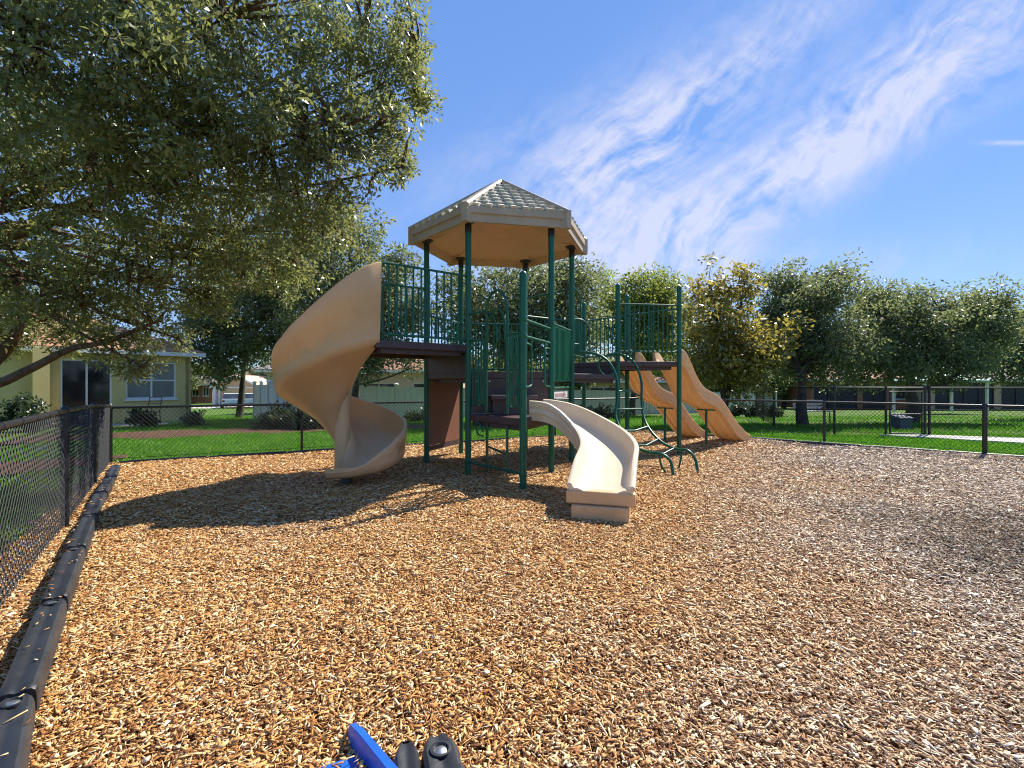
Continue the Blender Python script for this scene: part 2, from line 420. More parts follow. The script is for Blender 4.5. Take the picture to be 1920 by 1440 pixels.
PATH = [(9.75, 12.95), (10.95, 12.95), (17.5, 10.0), (17.5, 8.6), (12.6, 10.35)]
BEDS = [[(-12.5, 13.0), (-9.5, 14.6), (-5, 16.6), (-2, 17.4), (-2, 15.4), (-6, 14.0), (-9.5, 12.2), (-12, 11.2)],
        [(-9.5, 5.0), (-7.0, 8.2), (-7.4, 9.2), (-10.5, 8.5), (-12, 5)]]
for bed in BEDS:
    sub_ = []
    for i in range(len(bed)):
        p_, q_ = Vector(bed[i]), Vector(bed[(i+1) % len(bed)]); k_ = max(2, int((q_-p_).length/.22))
        for j in range(k_):
            c_ = p_.lerp(q_, j/k_); sub_.append((c_.x+random.uniform(-.1, .1), c_.y+.22*math.sin(c_.x*2.3)+.12*math.sin(c_.x*5.1+1)+random.uniform(-.12, .12)))
    bed[:] = sub_
    b = MB(); n = len(bed); b.v = [Vector((x, y, gz(x, y)+.004)) for x, y in bed]; b.f = [tuple(range(n))]
    tag(b.build('soil_bed', M['dryground'], smooth=0), kind='structure', label='brown litter covered soil under trees')
b = MB().prism(PATH, -.085, -.02)
tag(b.build('concrete_path', M['concrete'], smooth=0), kind='structure', label='pale concrete path to the dog park gate')
grass()

# ------------------------------------------------------------------ play structure
HC = Vector((-.187, 8.17, 0)); S = 1.225; ROT = 8.8
def hexp(deg, r=S): return Vector((HC.x+r*math.cos(R(deg+ROT)), HC.y+r*math.sin(R(deg+ROT)), 0))
pC, pD, pE, pF, pA, pB = [hexp(60*i) for i in range(6)]
def dirv(deg): return Vector((math.cos(R(deg)), math.sin(R(deg)), 0))
pG = (pA+pB)/2+dirv(270+ROT)*S*math.sqrt(3)/2
nFA = dirv(210+ROT); pA2 = pA+nFA*1.39; pF2 = pF+nFA*1.39
nCD = dirv(30+ROT); pP = pC+nCD*S; pS = pD+nCD*S
pR = pP+dirv(ROT)*S; pQ = pP+dirv(60+ROT)*S; pT = pQ+(pS-pP)
Z_HEX, Z_TRI, Z_LEFT, Z_MID, Z_RIGHT = 1.50, .89, 1.88, 1.50, 1.75
play = empty('playground_structure', HC, 'green and tan play structure with shingled hexagon roof and several slides', 'play structure')
up = Vector((0, 0, 1))
PR = .0445

def post(p, top, cap=True, clamps=(1.93, 2.76)):
    z0 = mz(p.x, p.y)-.25
    o = MB().tube([(p.x, p.y, z0), (p.x, p.y, top)], PR, 20).build('post', M['green'], play)
    if cap:
        MB().lathe((p.x, p.y, top), [(PR+.003, -.045), (PR+.003, .0), (PR*.85, .022), (PR*.45, .036), (.004, .041)]).build('post_cap', M['green'], o)
    for z in clamps:
        MB().lathe((p.x, p.y, z), [(PR-.002, -.026), (PR+.004, -.026), (PR+.007, -.018), (PR+.007, .018), (PR+.004, .026), (PR-.002, .026)], 20).build('clamp', M['green'], o)
    return o
for p in (pA, pB, pC, pD, pE, pF):
    o = post(p, 3.60, False, {id(pA): (.21, 1.955, 2.87), id(pF): (1.955, 2.87), id(pB): (1.28, 1.92, 2.21), id(pC): (1.28, 2.21)}.get(id(p), (1.6, 2.45)))
    MB().lathe((p.x, p.y, 0), [(PR+.004, 3.50), (PR+.004, 3.62), (.11, 3.665), (.115, 3.69), (.0, 3.69)]).build('roof_bracket', M['black'], o)
post(pG, 2.69, clamps=(.20, 1.28, 1.92, 2.13))
for p in (pP, pQ, pR, pS, pT): post(p, 3.16)

# roof -----------------------------------------------------------------
RR = 1.476; RA = ROT+3.0; ZT, ZB, ZAP = 3.785, 3.585, 4.70
def rp(k, r, z): return Vector((HC.x+r*math.cos(R(60*k+RA)), HC.y+r*math.sin(R(60*k+RA)), z))
apex = Vector((HC.x, HC.y, ZAP))
rb = MB()
for k in range(6):                       # six shingled slopes: overlapping rows of staggered tabs
    a, c = rp(k, RR, ZT), rp(k+1, RR, ZT)
    n = (c-a).cross(apex-a).normalized()
    rows = 9
    rb.add([a-n*.004, c-n*.004, apex-n*.004], [(0, 1, 2)])
    for i in range(rows):
        t0 = i/rows*.985; t1 = min((i+1.35)/rows*.985, 1)
        def pt(u, t, h): return (a.lerp(apex, t)).lerp(c.lerp(apex, t), u)+n*h
        W = (c-a).length*(1-t0); m = max(1, int(round(W/.09)))
        cuts = [j/m for j in range(m+1)]
        for j in range(m):
            u0, u1 = cuts[j], cuts[j+1]; long = (j+i) % 2
            ts = t0 if long else t0+.058; hh = .055 if long else .022
            v = [pt(u0, ts, hh), pt(u1, ts, hh), pt(u1, t1, .006), pt(u0, t1, .006), pt(u0, ts, .0), pt(u1, ts, .0), pt(u1, t1, 0), pt(u0, t1, 0)]
            rb.add(v, [(0, 1, 2, 3), (4, 5, 1, 0), (5, 6, 2, 1), (7, 4, 0, 3)])
roof = rb.build('roof', M['shingle'], play, smooth=0)
fb = MB()
for k in range(6):                       # fascia: upper lip and lower band
    a, c = rp(k, 1, 0)-HC, rp(k+1, 1, 0)-HC
    def ring(dr):
        return [HC+d*(RR+r_) + up*z for d in dr for r_, z in ()]
    prof = [(.025, ZT+.006), (.025, ZB+.118), (-.008, ZB+.108), (-.008, ZB), (-.07, ZB), (-.07, ZT-.03)]
    ra = [HC+a*(RR+r_)+up*z for r_, z in prof]; rc = [HC+c*(RR+r_)+up*z for r_, z in prof]
    fb.loft([ra, rc], True)
fb.build('fascia', M['roof_trim'], roof, smooth=20)
hb = MB()
for k in range(6):                       # raised hip ridges and corner blocks
    e = rp(k, RR+.012, ZT+.01); d = (apex-e); tl = d.normalized(); sd = tl.cross(up).normalized(); nn = sd.cross(tl).normalized()
    if nn.z < 0: nn = -nn
    ringsr = []
    for p_, w_ in ((e, .062), (apex-d*.03, .045)):
        ringsr.append([p_-sd*w_-nn*.03, p_-sd*w_+nn*.025, p_-sd*w_*.6+nn*.05, p_+sd*w_*.6+nn*.05, p_+sd*w_+nn*.025, p_+sd*w_-nn*.03])
    hb.loft(ringsr, True)
    o_ = rp(k, 1, 0)-HC; t_ = Vector((-o_.y, o_.x, 0))
    c0 = HC+o_*(RR-.045)-t_*.05+up*(ZB-.012)
    hb.loft([[HC+o_*(RR-.05)+t_*.075+up*z, HC+o_*(RR+.042)+t_*.045+up*z, HC+o_*(RR+.042)-t_*.045+up*z, HC+o_*(RR-.05)-t_*.075+up*z] for z in (ZB-.012, ZT+.05)], True, True)
hb.lathe((apex.x, apex.y, ZAP), [(.06, -.04), (.065, .0), (.04, .03), (.005, .035)], 12)
hb.build('ridge_cap', M['roof_trim'], roof, smooth=30)
cb = MB(); prof = [(RR-.03, ZB+.004), (1.385, ZB+.004), (1.36, 3.695), (1.08, 3.705), (.98, 3.76), (.02, 4.18)]
nseg = 36
def hexr(th, r):                         # radius of a hexagon with corner radius r
    x = (th-R(RA)) % R(60)-R(30); return r*math.cos(R(30))/math.cos(x)
rings = []
for r_, z in prof:
    rings.append([HC+Vector((math.cos(t)*hexr(t, r_), math.sin(t)*hexr(t, r_), z)) for t in [R(RA)+2*PI*i/nseg for i in range(nseg)]])
cb.loft(rings, False)
for k in range(6):                       # moulded pockets that take the posts
    p = hexp(60*k); o_ = (p-HC).normalized(); t_ = Vector((-o_.y, o_.x, 0))
    cb.loft([[p+o_*.10+t_*w+up*z, p-o_*q+t_*w*.8+up*z, p-o_*q-t_*w*.8+up*z, p+o_*.10-t_*w+up*z] for z, w, q in ((3.672, .14, .16), (3.90, .08, .55))], True, True)
cb.build('ceiling', M['ceiling'], roof, smooth=35)

# decks ---------------------------------------------------------------------
def inset(poly, d=.03):
    c = sum(poly, Vector())/len(poly); return [((p-c)*(1-d/(p-c).length)+c) for p in poly]
def deck(poly, z, th=.10, name='deck'):
    pl = [(p.x, p.y) for p in inset(poly, -.012)]
    o = MB().prism(pl, z-th, z).build(name, M['deck'], play, smooth=0, bevel=.012)
    c = sum(poly, Vector())/len(poly)
    fr = MB()
    for i in range(len(poly)):
        p, q = poly[i], poly[(i+1) % len(poly)]; m_ = (p+q)/2
        fr.wallbox(p.lerp(c, .12), q.lerp(c, .12), z-th-.06, z-th-.001, .04)
    fr.build('deck_frame', M['deck'], o, smooth=0)
    return o
deck([pA, pB, pC, pD, pE, pF], Z_HEX)
deck([pA, pB, pG], Z_TRI)
deck([pA, pA2, pF2, pF], Z_LEFT)
deck([pC, pD, pS, pP], Z_MID)
deck([pP, pR, pQ, pT, pS], Z_RIGHT)
def panel(p, q, z0, z1, th=.03, m=None, name='riser', shrink=.045, bevel=.006):
    u = (q-p).normalized(); return MB().wallbox(p+u*shrink, q-u*shrink, z0, z1, th).build(name, m or M['deck'], play, smooth=0, bevel=bevel)
rAF = panel(pF, pA, Z_HEX-.02, Z_LEFT-.102)
r1 = panel(pA, pB, 1.165, Z_HEX-.102)
u = (pB-pA).normalized(); nAB = dirv(270+ROT)
step = MB().obox(pA+u*.30+nAB*.012+up*1.10, u*.66, nAB*.30, up*.06).build('step', M['deck'], play, smooth=0, bevel=.008)
MB().obox(pA+u*.33+nAB*.014+up*(Z_TRI+.002), u*.60, nAB*.20, up*(1.098-Z_TRI)).build('step_riser', M['deck'], step, smooth=0)
MB().wallbox(pA+u*.045, pB-u*.045, Z_TRI+.004, 1.162, .026).build('riser', M['deck'], play, smooth=0)
panel(pS, pP, Z_MID, Z_RIGHT-.102)
for p, q, zz in ((pF, pA, 1.54), (pF, pA, 1.74), (pA, pB, 1.36)):
    u_ = (q-p).normalized(); n_ = Vector((u_.y, -u_.x, 0))
    for fr_ in (.1, .25, .75, .9):
        c_ = p.lerp(q, fr_)+up*zz
        sg_ = 1 if (p is pA) else -1
        MB().tube([c_+n_*.012*sg_, c_+n_*.024*sg_], .012, 8).build('bolt_head', M['steel'], rAF if p is pF else r1)

# railings ------------------------------------------------------------------
def railing(p, q, z0, z1, nb, r=.016, round_p=True, round_q=False, name='railing', rb_=.0128):
    b = MB(); u = (q-p).normalized(); L = (q-p).length
    def P(s, z): return p+u*s+up*z
    c = .09; s0 = .05; s1 = L-.05
    loop = []
    def arc(cs, cz, a0, a1):
        return [P(cs+c*math.cos(R(a)), cz+c*math.sin(R(a))) for a in np.linspace(a0, a1, 6)]
    top = (arc(s0+c, z1-c, 180, 90) if round_p else [P(0, z1)])+(arc(s1-c, z1-c, 90, 0) if round_q else [P(L, z1)])
    bot = (arc(s1-c, z0+c, 0, -90) if round_q else [P(L, z0)])+(arc(s0+c, z0+c, 270, 180) if round_p else [P(0, z0)])
    if round_p and round_q: b.tube(top+bot+[top[0]], r, 10)
    elif round_p: b.tube(list(reversed(bot[-0:] if False else bot))[::-1]+top[:1]+top[1:], r, 10)
    else: b.tube(top, r, 10)
    o = b.build(name, M['green'], play)
    if not round_p: MB().tube(bot, r, 10).build('bottom_rail', M['green'], o)
    for i in range(nb):
        s = s0+(s1-s0)*(i+1)/(nb+1); MB().tube([P(s, z0), P(s, z1)], rb_, 8).build('baluster', M['green'], o)
    return o
railing(pA2, pA, 1.955, 2.87, 10)
railing(pF2.lerp(pF, .42), pF, 1.955, 2.87, 6)
railing(pP, pR, 1.93, 2.82, 11, round_p=False)
railing(pT, pQ, 1.93, 2.76, 9, round_p=False)
railing(pS, pT, 1.93, 2.76, 9, round_p=False)
railing(pD, pS, 1.60, 2.62, 9, round_p=False)
railing(pE, pD, 1.60, 2.45, 9, round_p=False)
railing(pF, pE, 1.60, 2.45, 9, round_p=False)
# slide entrance barrier above the two wave slides
b = MB(); uQ = (pR-pQ).normalized()
b.tube([pQ+up*2.76, pR+up*2.76], .016, 10)
for s in (.14, .60, 1.08):
    b.tube(smooth_path([pQ+uQ*s+up*2.76, pQ+uQ*s+up*2.3, pQ+uQ*s+up*1.95, pQ+uQ*(s+.03)+up*1.80], 5), .013, 8)
b.build('slide_barrier', M['green'], play)

# entry panel with hoops between the post beside the roof and the short front post
def AG(s, z): return pA.lerp(pG, s)+up*z
b = MB()
def hoop(s0, s1, zb, zs, r=.017, deep=None):
    pts = [AG(s0, zb)]; c = (s0+s1)/2; h = (s1-s0)/2; H = h*S*1.0
    pts += [AG(c-h*math.cos(R(a)), zs+H*math.sin(R(a))*1.25) for a in np.linspace(0, 180, 15)]
    pts += [AG(s1, zb)]; b.tube(pts, r, 10)
hoop(.364, .739, .93, 2.28)
hoop(.385, .70, 1.9, 2.08, .014)
b.tube([AG(.03, 2.32), AG(.364, 2.32)], .015, 10)
b.tube([AG(.03, 1.93), AG(.364, 1.93)], .015, 10); b.tube([AG(.739, 1.96), AG(.97, 1.96)], .015, 10)
b.tube(smooth_path([AG(.364, 2.30), AG(.47, 2.25), AG(.55, 2.08), AG(.56, 1.9), AG(.50, 1.78), AG(.40, 1.74)], 5), .013, 8)
o = b.build('arch_panel', M['green'], play)
for s0, s1, zt in ((.10, .155, 1.93), (.21, .265, 1.93), (.315, .335, 1.93), (.79, .84, 1.96), (.885, .935, 1.96)):
    zb = 1.0; c = (s0+s1)/2; h = (s1-s0)/2
    MB().tube([AG(s0, zt)]+[AG(c-h*math.cos(R(a)), zb+.05-h*S*math.sin(R(a))) for a in np.linspace(0, 180, 9)]+[AG(s1, zt)], .0125, 8).build('baluster', M['green'], o)
# slide entrance rails on the front right of the triangular deck
def GB(s, z): return pG.lerp(pB, s)+up*z
b = MB()
b.tube([GB(.03, 1.92), GB(.97, 1.92)], .017, 10); b.tube([GB(.03, 2.13), GB(.97, 2.13)], .017, 10)
for a_, e_, sg in ((.26, .03, 1), (.74, .97, -1)):
    b.tube(smooth_path([GB(e_, 1.83), GB(a_-.06*sg, 1.83), GB(a_, 1.78), GB(a_, 1.5), GB(a_, 1.34), GB(a_-.05*sg, 1.29), GB(e_, 1.28)], 5), .014, 10)
    b.tube([GB(a_, 1.80), GB(a_, 1.92)], .013, 8)
b.build('slide_entry_rail', M['green'], play)
# ribbed solid panel, lower rail and instruction plate on the right front of the hexagon
u = (pC-pB).normalized(); nBC = dirv(330+ROT)
b = MB().wallbox(pB+u*.05, pC-u*.05, 1.36, 2.20, .018)
for i in range(16):
    s = .09+i*(S-.18)/15; b.obox(pB+u*(s-.012)+nBC*.008+up*1.38, u*.024, nBC*.014, up*.80)
    b.obox(pB+u*(s-.012)-nBC*.022+up*1.38, u*.024, nBC*.014, up*.80)
b.tube([pB+u*.04+up*2.22, pC-u*.04+up*2.22], .018, 10)
rp_ = b.build('ribbed_panel', M['green'], play, smooth=30)
MB().tube([pB+u*.05+up*1.26, pC-u*.12+up*1.26], .018, 10).build('lower_rail', M['green'], rp_)
pl = MB().wallbox(pB+u*.10, pB+u*.92, 1.10, 1.20, .006).build('instruction_plate', M['signwhite'], rp_, smooth=0)
b = MB()
for i in range(9): b.obox(pB+u*(.20+i*.07)+nBC*.0045+up*1.125, u*.05, nBC*.003, up*.05)
b.build('plate_text_block', M['signpink'], play, smooth=0).parent = rp_
# brown activity board below the roofed deck
u = (pE-pF).normalized()
bd = MB().wallbox(pF+u*.06, pE-u*.08, .30, 1.36, .02).build('activity_board', M['board'], play, smooth=0, bevel=.004)
b = MB().wallbox(pF+u*.045, pE-u*.045, .215, .292, .03); b.build('board_foot', M['deck'], bd, smooth=0)
MB().tube([pF+u*.05+dirv(210+ROT)*.03+up*.31, pE-u*.05+dirv(210+ROT)*.03+up*.31], .012, 8).build('board_rail', M['green'], bd)
MB().wallbox(pF+u*.045, pE-u*.045, 1.362, 1.398, .03).build('board_head', M['deck'], bd, smooth=0)
# ladder under the triangular deck
b = MB()
b.tube([AG(.04, .20), AG(.96, .20)], .018, 10)
q0 = AG(.38, 0); q1 = AG(.74, 0)
for q in (q0, q1): b.tube([q+up*.20, q+up*.78], .018, 10)
q2 = q0-nAB*.55+Vector((.05, 0, 0)); b.tube([q2+up*.0, q2+up*.78], .018, 10)
b.tube([q2+up*.40, q1-nAB*.1+up*.40], .016, 10)
b.tube(smooth_path([AG(.30, .66), AG(.24, .76), AG(.17, .78), AG(.16, .70), AG(.20, .62), AG(.30, .60)], 5), .012, 8)
b.build('under_deck_frame', M['green'], play)

# loop climber on the right ----------------------------------------------------
r1 = [(1078, 660, 8.34), (1103, 661, 8.28), (1128, 668, 8.2), (1146, 685, 8.12), (1157, 712, 8.05), (1158, 745, 7.98), (1154, 778, 7.85), (1166, 808, 7.65), (1193, 838, 7.38), (1218, 848, 7.18), (1240, 851, 7.02), (1256, 863, 6.93), (1261, 882, 6.88), (1263, 906, 6.86)]
r2 = [(1156, 697, 9.05), (1138, 705, 8.98), (1125, 696, 8.93), (1123, 681, 8.9), (1138, 667, 8.86), (1162, 664, 8.78), (1188, 679, 8.68), (1202, 712, 8.58), (1203, 750, 8.42), (1207, 782, 8.25), (1220, 808, 8.0), (1242, 830, 7.75), (1268, 842, 7.52), (1288, 844, 7.38), (1302, 858, 7.28), (1307, 876, 7.22), (1309, 900, 7.2)]
c1 = smooth_path([at(*p) for p in r1], 6); c2 = smooth_path([at(*p) for p in r2], 6)
cl = MB().tube(c1, .022, 12).build('loop_climber', M['green'], play)
MB().tube(c2, .022, 12).build('side_rail', M['green'], cl)
b = MB()
def near(c, px, py): return min(c, key=lambda p: (960+p.x/p.y*F-px)**2+(720-(p.z-CAMZ)/p.y*F-py)**2)
for (ax, ay), (bx, by), sag in (((1158, 735), (1203, 742), .06), ((1155, 770), (1205, 768), .0), ((1165, 806), (1215, 797), -.03), ((1188, 832), (1236, 824), -.05), ((1222, 848), (1262, 841), -.05)):
    p, q = near(c1, ax, ay), near(c2, bx, by); m_ = (p+q)/2+up*sag
    b.tube(smooth_path([p, p.lerp(m_, .6), m_, q.lerp(m_, .6), q], 4), .016, 10)
p, q = near(c1, 1236, 851), near(c2, 1278, 843)
b.tube(smooth_path([p, p+Vector((.02, 0, -.16)), p.lerp(q, .3)+up*-.31, p.lerp(q, .55)+up*-.36, p.lerp(q, .8)+up*-.30, q+Vector((-.02, 0, -.15)), q], 5), .015, 10)
b.build('rung', M['green'], cl)
# grab loops
def dloop(c, d, z0, z1, reach):
    MB().tube(smooth_path([c+up*z1, c+d*reach*.55+up*z1, c+d*reach*.92+up*(z1-.1), c+d*reach+up*(z0+z1)/2, c+d*reach*.92+up*(z0+.1), c+d*reach*.55+up*z0, c+up*z0], 5), .016, 10).build('grab_loop', M['green'], play)
uCP = (pP-pC).normalized()
dloop(pC, uCP*.8+dirv(330+ROT)*.3, 2.01, 2.43, .36)
dloop(pP, -uCP, 2.04, 2.42, .20)
MB().tube(smooth_path([pD+up*2.95, pD.lerp(pC, .5)+up*2.95, pC+up*2.95, pC+uCP*.10+up*2.95, pC+uCP*.20+up*2.85, pC+uCP*.22+up*2.6, pC+uCP*.22+up*2.2], 5), .014, 8).build('hand_rail', M['green'], play)


# spiral slide --------------------------------------------------------------------
SC = Vector((-2.33, 6.70, 0)); R0 = .82
bed = [(0, 1.88), (29, 1.75), (59, 1.57), (84, 1.43), (134, 1.19), (179, .98), (224, .765), (269, .54), (314, .365), (350, .275), (380, .245), (410, .235)]
wal = [(0, .97), (10, .945), (20, .89), (32, .81), (46, .70), (62, .585), (84, .46), (110, .385), (134, .345), (224, .335), (269, .36), (314, .35), (335, .29), (355, .19), (370, .07), (382, .02), (410, .012)]
dep = [(0, .62), (60, .56), (134, .50), (224, .40), (290, .22), (350, .11), (410, .08)]
ful = [(0, 1.0), (330, 1.0), (380, .97), (410, .93)]
rings = []; T = 404
for i in range(0, 121):
    t = T*i/120; a = R(-41.4-t); z = interp(t, bed); h = interp(t, wal); d = interp(t, dep); Rr = R0*interp(t, ful)
    ih = .20 if t < 360 else max(.03, .20-(t-360)*.005)
    fl = .02+.03*min(1, h/.5)
    pr = [(Rr+fl+.012, h-.012), (Rr+fl*.82+.012, h*.60), (Rr+fl*.81+.007, h*.585), (Rr+fl*.66+.010, h*.36), (Rr+fl*.65+.005, h*.345), (Rr+.028, .05), (Rr+.028, .02), (Rr+.005, -.05), (Rr-.05, -.085), (Rr*.72, -.085-.20*d), (Rr*.5, -.085-.42*d), (Rr*.3, -.085-.72*d), (.13, -.085-d), (.07, -.09-d),
          (.07, ih), (.10, ih+.02), (.135, ih-.01), (.19, .03), (.28, -.03), (Rr*.6, -.04), (Rr*.82, -.015), (Rr-.045, min(.05, h*.5+.005)), (Rr-.008, min(.14, h*.6+.006)), (Rr+fl-.035, h-.02), (Rr+fl-.028, h+.002), (Rr+fl-.008, h+.008), (Rr+fl+.006, h+.002)]
    e = Vector((math.cos(a), math.sin(a), 0))
    rings.append([SC+e*r_+up*(z+zz) for r_, zz in pr])
# bring the mouth out to the deck edge
hd = nFA
r0 = [p-hd*.035 for p in rings[0]]
sp = MB().loft([r0]+rings, True, True).build('spiral_slide', M['tan'], play, smooth=50)
MB().lathe((SC.x, SC.y, 0), [(.105, .02), (.105, 1.5), (.095, 1.55), (.01, 1.56)], 24).build('center_column', M['tan'], sp)
MB().lathe((SC.x+.16, SC.y-.30, 0), [(.07, -.1), (.07, .15), (.06, .17)], 16).build('exit_foot', M['black'], sp)

# generic trough --------------------------------------------------------------------
def trough(path, w, wallh, matl, name, ribs=True, base=None, endround=True):
    rings = []; m = len(path)
    for i, p in enumerate(path):
        d = (path[min(i+1, m-1)]-path[max(i-1, 0)]); d.z = 0; d.normalize(); rt = Vector((d.y, -d.x, 0))
        h = wallh(i/(m-1))
        def g(x): return -.018 if ribs and int(abs(x)*100) % 2 else 0
        pr = [(-w-.028, -.055), (-w-.032, h*.12), (-w-.043, h*.17), (-w-.046, h*.45), (-w-.038, h*.50), (-w-.045, h*.62), (-w-.058, h-.02), (-w-.050, h-.002), (-w-.028, h+.006), (-w-.006, h-.002), (-w+.006, h-.03), (-w+.02, h*.35), (-w+.05, .02), (-w+.11, -.005), (0, -.015), (w-.11, -.005), (w-.05, .02), (w-.02, h*.35), (w-.006, h-.03), (w+.006, h-.002), (w+.028, h+.006), (w+.050, h-.002), (w+.058, h-.02), (w+.045, h*.62), (w+.038, h*.50), (w+.046, h*.45), (w+.043, h*.17), (w+.032, h*.12), (w+.028, -.055)]
        und = []
        for k in (.6, .0, -.6):
            und += [((k+.13)*w, -.06), ((k+.05)*w, -.022), ((k-.05)*w, -.022), ((k-.13)*w, -.06)] if ribs else [(k*w, -.06)]
        pr += und
        rings.append([p+rt*x+up*zz for x, zz in pr])
    return MB().loft(rings, True, False).build(name, matl, play, smooth=45)

# curved slide off the triangular deck
mid = pG.lerp(pB, .5); h0 = -30+ROT
ds = .04; p = mid+dirv(h0)*-.02; L1, RC, L2 = .20, .90, .72; tot = L1+RC*PI/2+L2
path = []; s = 0
zt = [(0, .90), (.2, .895), (.45, .82), (.8, .65), (1.3, .47), (1.8, .345), (2.1, .29), (2.4, .265), (3, .26)]
while s <= tot+1e-6:
    ang = h0-(0 if s < L1 else min(86, (s-L1)/RC*180/PI)); 
    path.append(Vector((p.x, p.y, interp(s, zt)))); p = p+dirv(ang)*ds; s += ds
zsm = np.convolve(np.pad([q.z for q in path], 4, mode='edge'), np.ones(9)/9, mode='valid')
for q, z in zip(path, zsm): q.z = z
cs = trough(path, .275, lambda f: .20 if f < .80 else .20-.14*((f-.80)/.2)**1.5, M['tan_pale'], 'curved_slide', ribs=False)
e = path[-1]; d = (path[-1]-path[-6]); d.z = 0; d.normalize(); rt = Vector((d.y, -d.x, 0))
MB().obox(e-rt*.335-d*.10+up*-.135, rt*.67, d*.115, up*.13).build('exit_lip', M['tan'], cs, smooth=30, bevel=.015)
b = MB()
b.obox(e-rt*.275-d*.32+up*-.36, rt*.55, d*.385, up*.222)
for x in (-.14, .14): b.obox(e+rt*(x-.012)-d*.30+up*-.36, rt*.024, d*.374, up*.215)
b.build('exit_base', M['tan'], cs, smooth=30, bevel=.012)

# two wave slides on the far right
wz = [(0, 1.76), (.18, 1.735), (.38, 1.50), (.66, 1.17), (.88, 1.03), (1.12, .965), (1.34, .91), (1.52, .82), (1.76, .64), (2.05, .40), (2.28, .22), (2.5, .12), (2.72, .07), (2.9, .065)]
for fr, turn in ((.76, 0), (-.04, 1.5)):
    st = pQ.lerp(pR, fr)+nCD*.04; path = []; hdg = dirv(30+ROT+turn)
    for i in range(73):
        s = 2.80*i/72; path.append(st+hdg*(s-.02)+up*interp(s, wz))
    zsm = np.convolve(np.pad([q.z for q in path], 3, mode='edge'), np.ones(7)/7, mode='valid')
    for q, z in zip(path, zsm): q.z = z
    ws = trough(path, .265 if fr > .5 else .245, lambda f: .24-.04*min(1, f*4) if f < .86 else .20-.10*(f-.86)/.14, M['tan_orange'], 'wave_slide')
    e = path[-1]; rt = Vector((hdg.y, -hdg.x, 0))
    b = MB().obox(e-rt*.29-hdg*.13+up*-.24, rt*.58, hdg*.16, up*.28)
    b.build('slide_foot', M['tan_orange'], ws, smooth=30, bevel=.02)
    q = path[38]; b = MB().tube([q+up*-.07, Vector((q.x, q.y, -.3))], .026, 10); b.obox(q-rt*.2-nCD*.03+up*-.085, rt*.4, nCD*.06, up*.025)
    b.build('slide_support', M['green'], ws)

# ------------------------------------------------------------------ chain link fences
def chain(b, p, q, zb0, zb1, zt0, zt1, pitch=.052, r=.0021):
    p = Vector((p[0], p[1], 0)); q = Vector((q[0], q[1], 0)); L = (q-p).length; u = (q-p)/L; n = Vector((u.y, -u.x, 0))
    st = pitch*math.sqrt(2); H = max(zt0-zb0, zt1-zb1)
    k = -int(H/st)-1
    while k*st < L:
        for sg, off in ((1, .003), (-1, -.003)):
            s0 = k*st if sg > 0 else k*st+H
            ends = []
            a0, a1 = (s0, 0), (s0+sg*H, 1)
            # clip to the run
            t0, t1 = 0., 1.
            for lim in (0, L):
                t = (lim-s0)/(sg*H)
                inside0 = (0 <= s0 <= L)
                if 0 < t < 1:
                    if (lim == 0 and sg > 0) or (lim == L and sg < 0): t0 = max(t0, t)
                    else: t1 = min(t1, t)
            sa, sb = s0+sg*H*t0, s0+sg*H*t1
            if t1-t0 < .02 or min(sa, sb) < -1e-4 or max(sa, sb) > L+1e-4: continue
            def P(s, t):
                f = s/L; zb = zb0+(zb1-zb0)*f; zt = zt0+(zt1-zt0)*f
                return p+u*s+n*off+up*(zb+(zt-zb)*t)
            b.tube([P(sa, t0), P(sb, t1)], r, 4, False)
        k += 1

def fence(label, pts, zt, zb, r_post, posts, group, thick=(), rail=.021, pitch=.052, wr=.0021, mid=False, cap=True):
    root = empty('chain_link_fence', (pts[0][0], pts[0][1], 0), label, 'fence', group)
    def zat(i, tab): return tab[i] if isinstance(tab, (list, tuple)) else tab
    for i, p in enumerate(pts):
        if i not in posts: continue
        r = .038 if i in thick else r_post
        o = MB().tube([(p[0], p[1], -.3), (p[0], p[1], zat(i, zt)-.005)], r, 14).build('post', M['black'], root)
        if cap: MB().lathe((p[0], p[1], zat(i, zt)), [(r+.004, -.05), (r+.004, -.01), (r*1.0, .025), (r*.3, .05)], 12).build('post_cap', M['black'], o)
    rp_, rad_ = [], []
    for i in range(len(pts)-1):
        p = Vector((*pts[i], zat(i, zt))); q = Vector((*pts[i+1], zat(i+1, zt))); k = max(2, int((q-p).length/.40)); d = (q-p).normalized()
        rp_.append(p); rad_.append(rail)
        for j in range(1, k):
            c = p.lerp(q, j/k)
            for e_, x_ in ((-.009, 0), (-.007, .0045), (.007, .0045), (.009, 0)): rp_.append(c+d*e_); rad_.append(rail+x_)
    rp_.append(Vector((*pts[-1], zat(-1, zt)))); rad_.append(rail)
    MB().tube(rp_, rad_, 12).build('top_rail', M['black'], root, smooth=25)
    w = MB()
    for i in range(len(pts)-1): chain(w, pts[i], pts[i+1], zat(i, zb), zat(i+1, zb), zat(i, zt)+.01, zat(i+1, zt)+.01, pitch, wr)
    w.build('chain_link', M['wire'], root, smooth=60)
    tw = MB().tube([(p[0], p[1], zat(i, zb)+.03) for i, p in enumerate(pts)], .004, 6)
    tw.build('tension_wire', M['wire'], root)
    return root
GF = 'black chain link fences round the playground'
fence('black chain link fence run beside the camera along the plastic border', FENCE_L, [1.10, 1.08, 1.04, .955], [.16, .06, .03, .02], .030, (1, 2, 3), GF, thick=(3,), wr=.0026)
dB = (Vector(CORN_B)-Vector(CORN_L)); nb = 4
ptsB = [tuple(Vector(CORN_L).lerp(Vector(CORN_B), i/nb)) for i in range(nb+1)]
fence('black chain link fence run behind the spiral slide and deck posts', ptsB, .93, .05, .024, (1, 2, 3), GF, thick=(), wr=.0022)
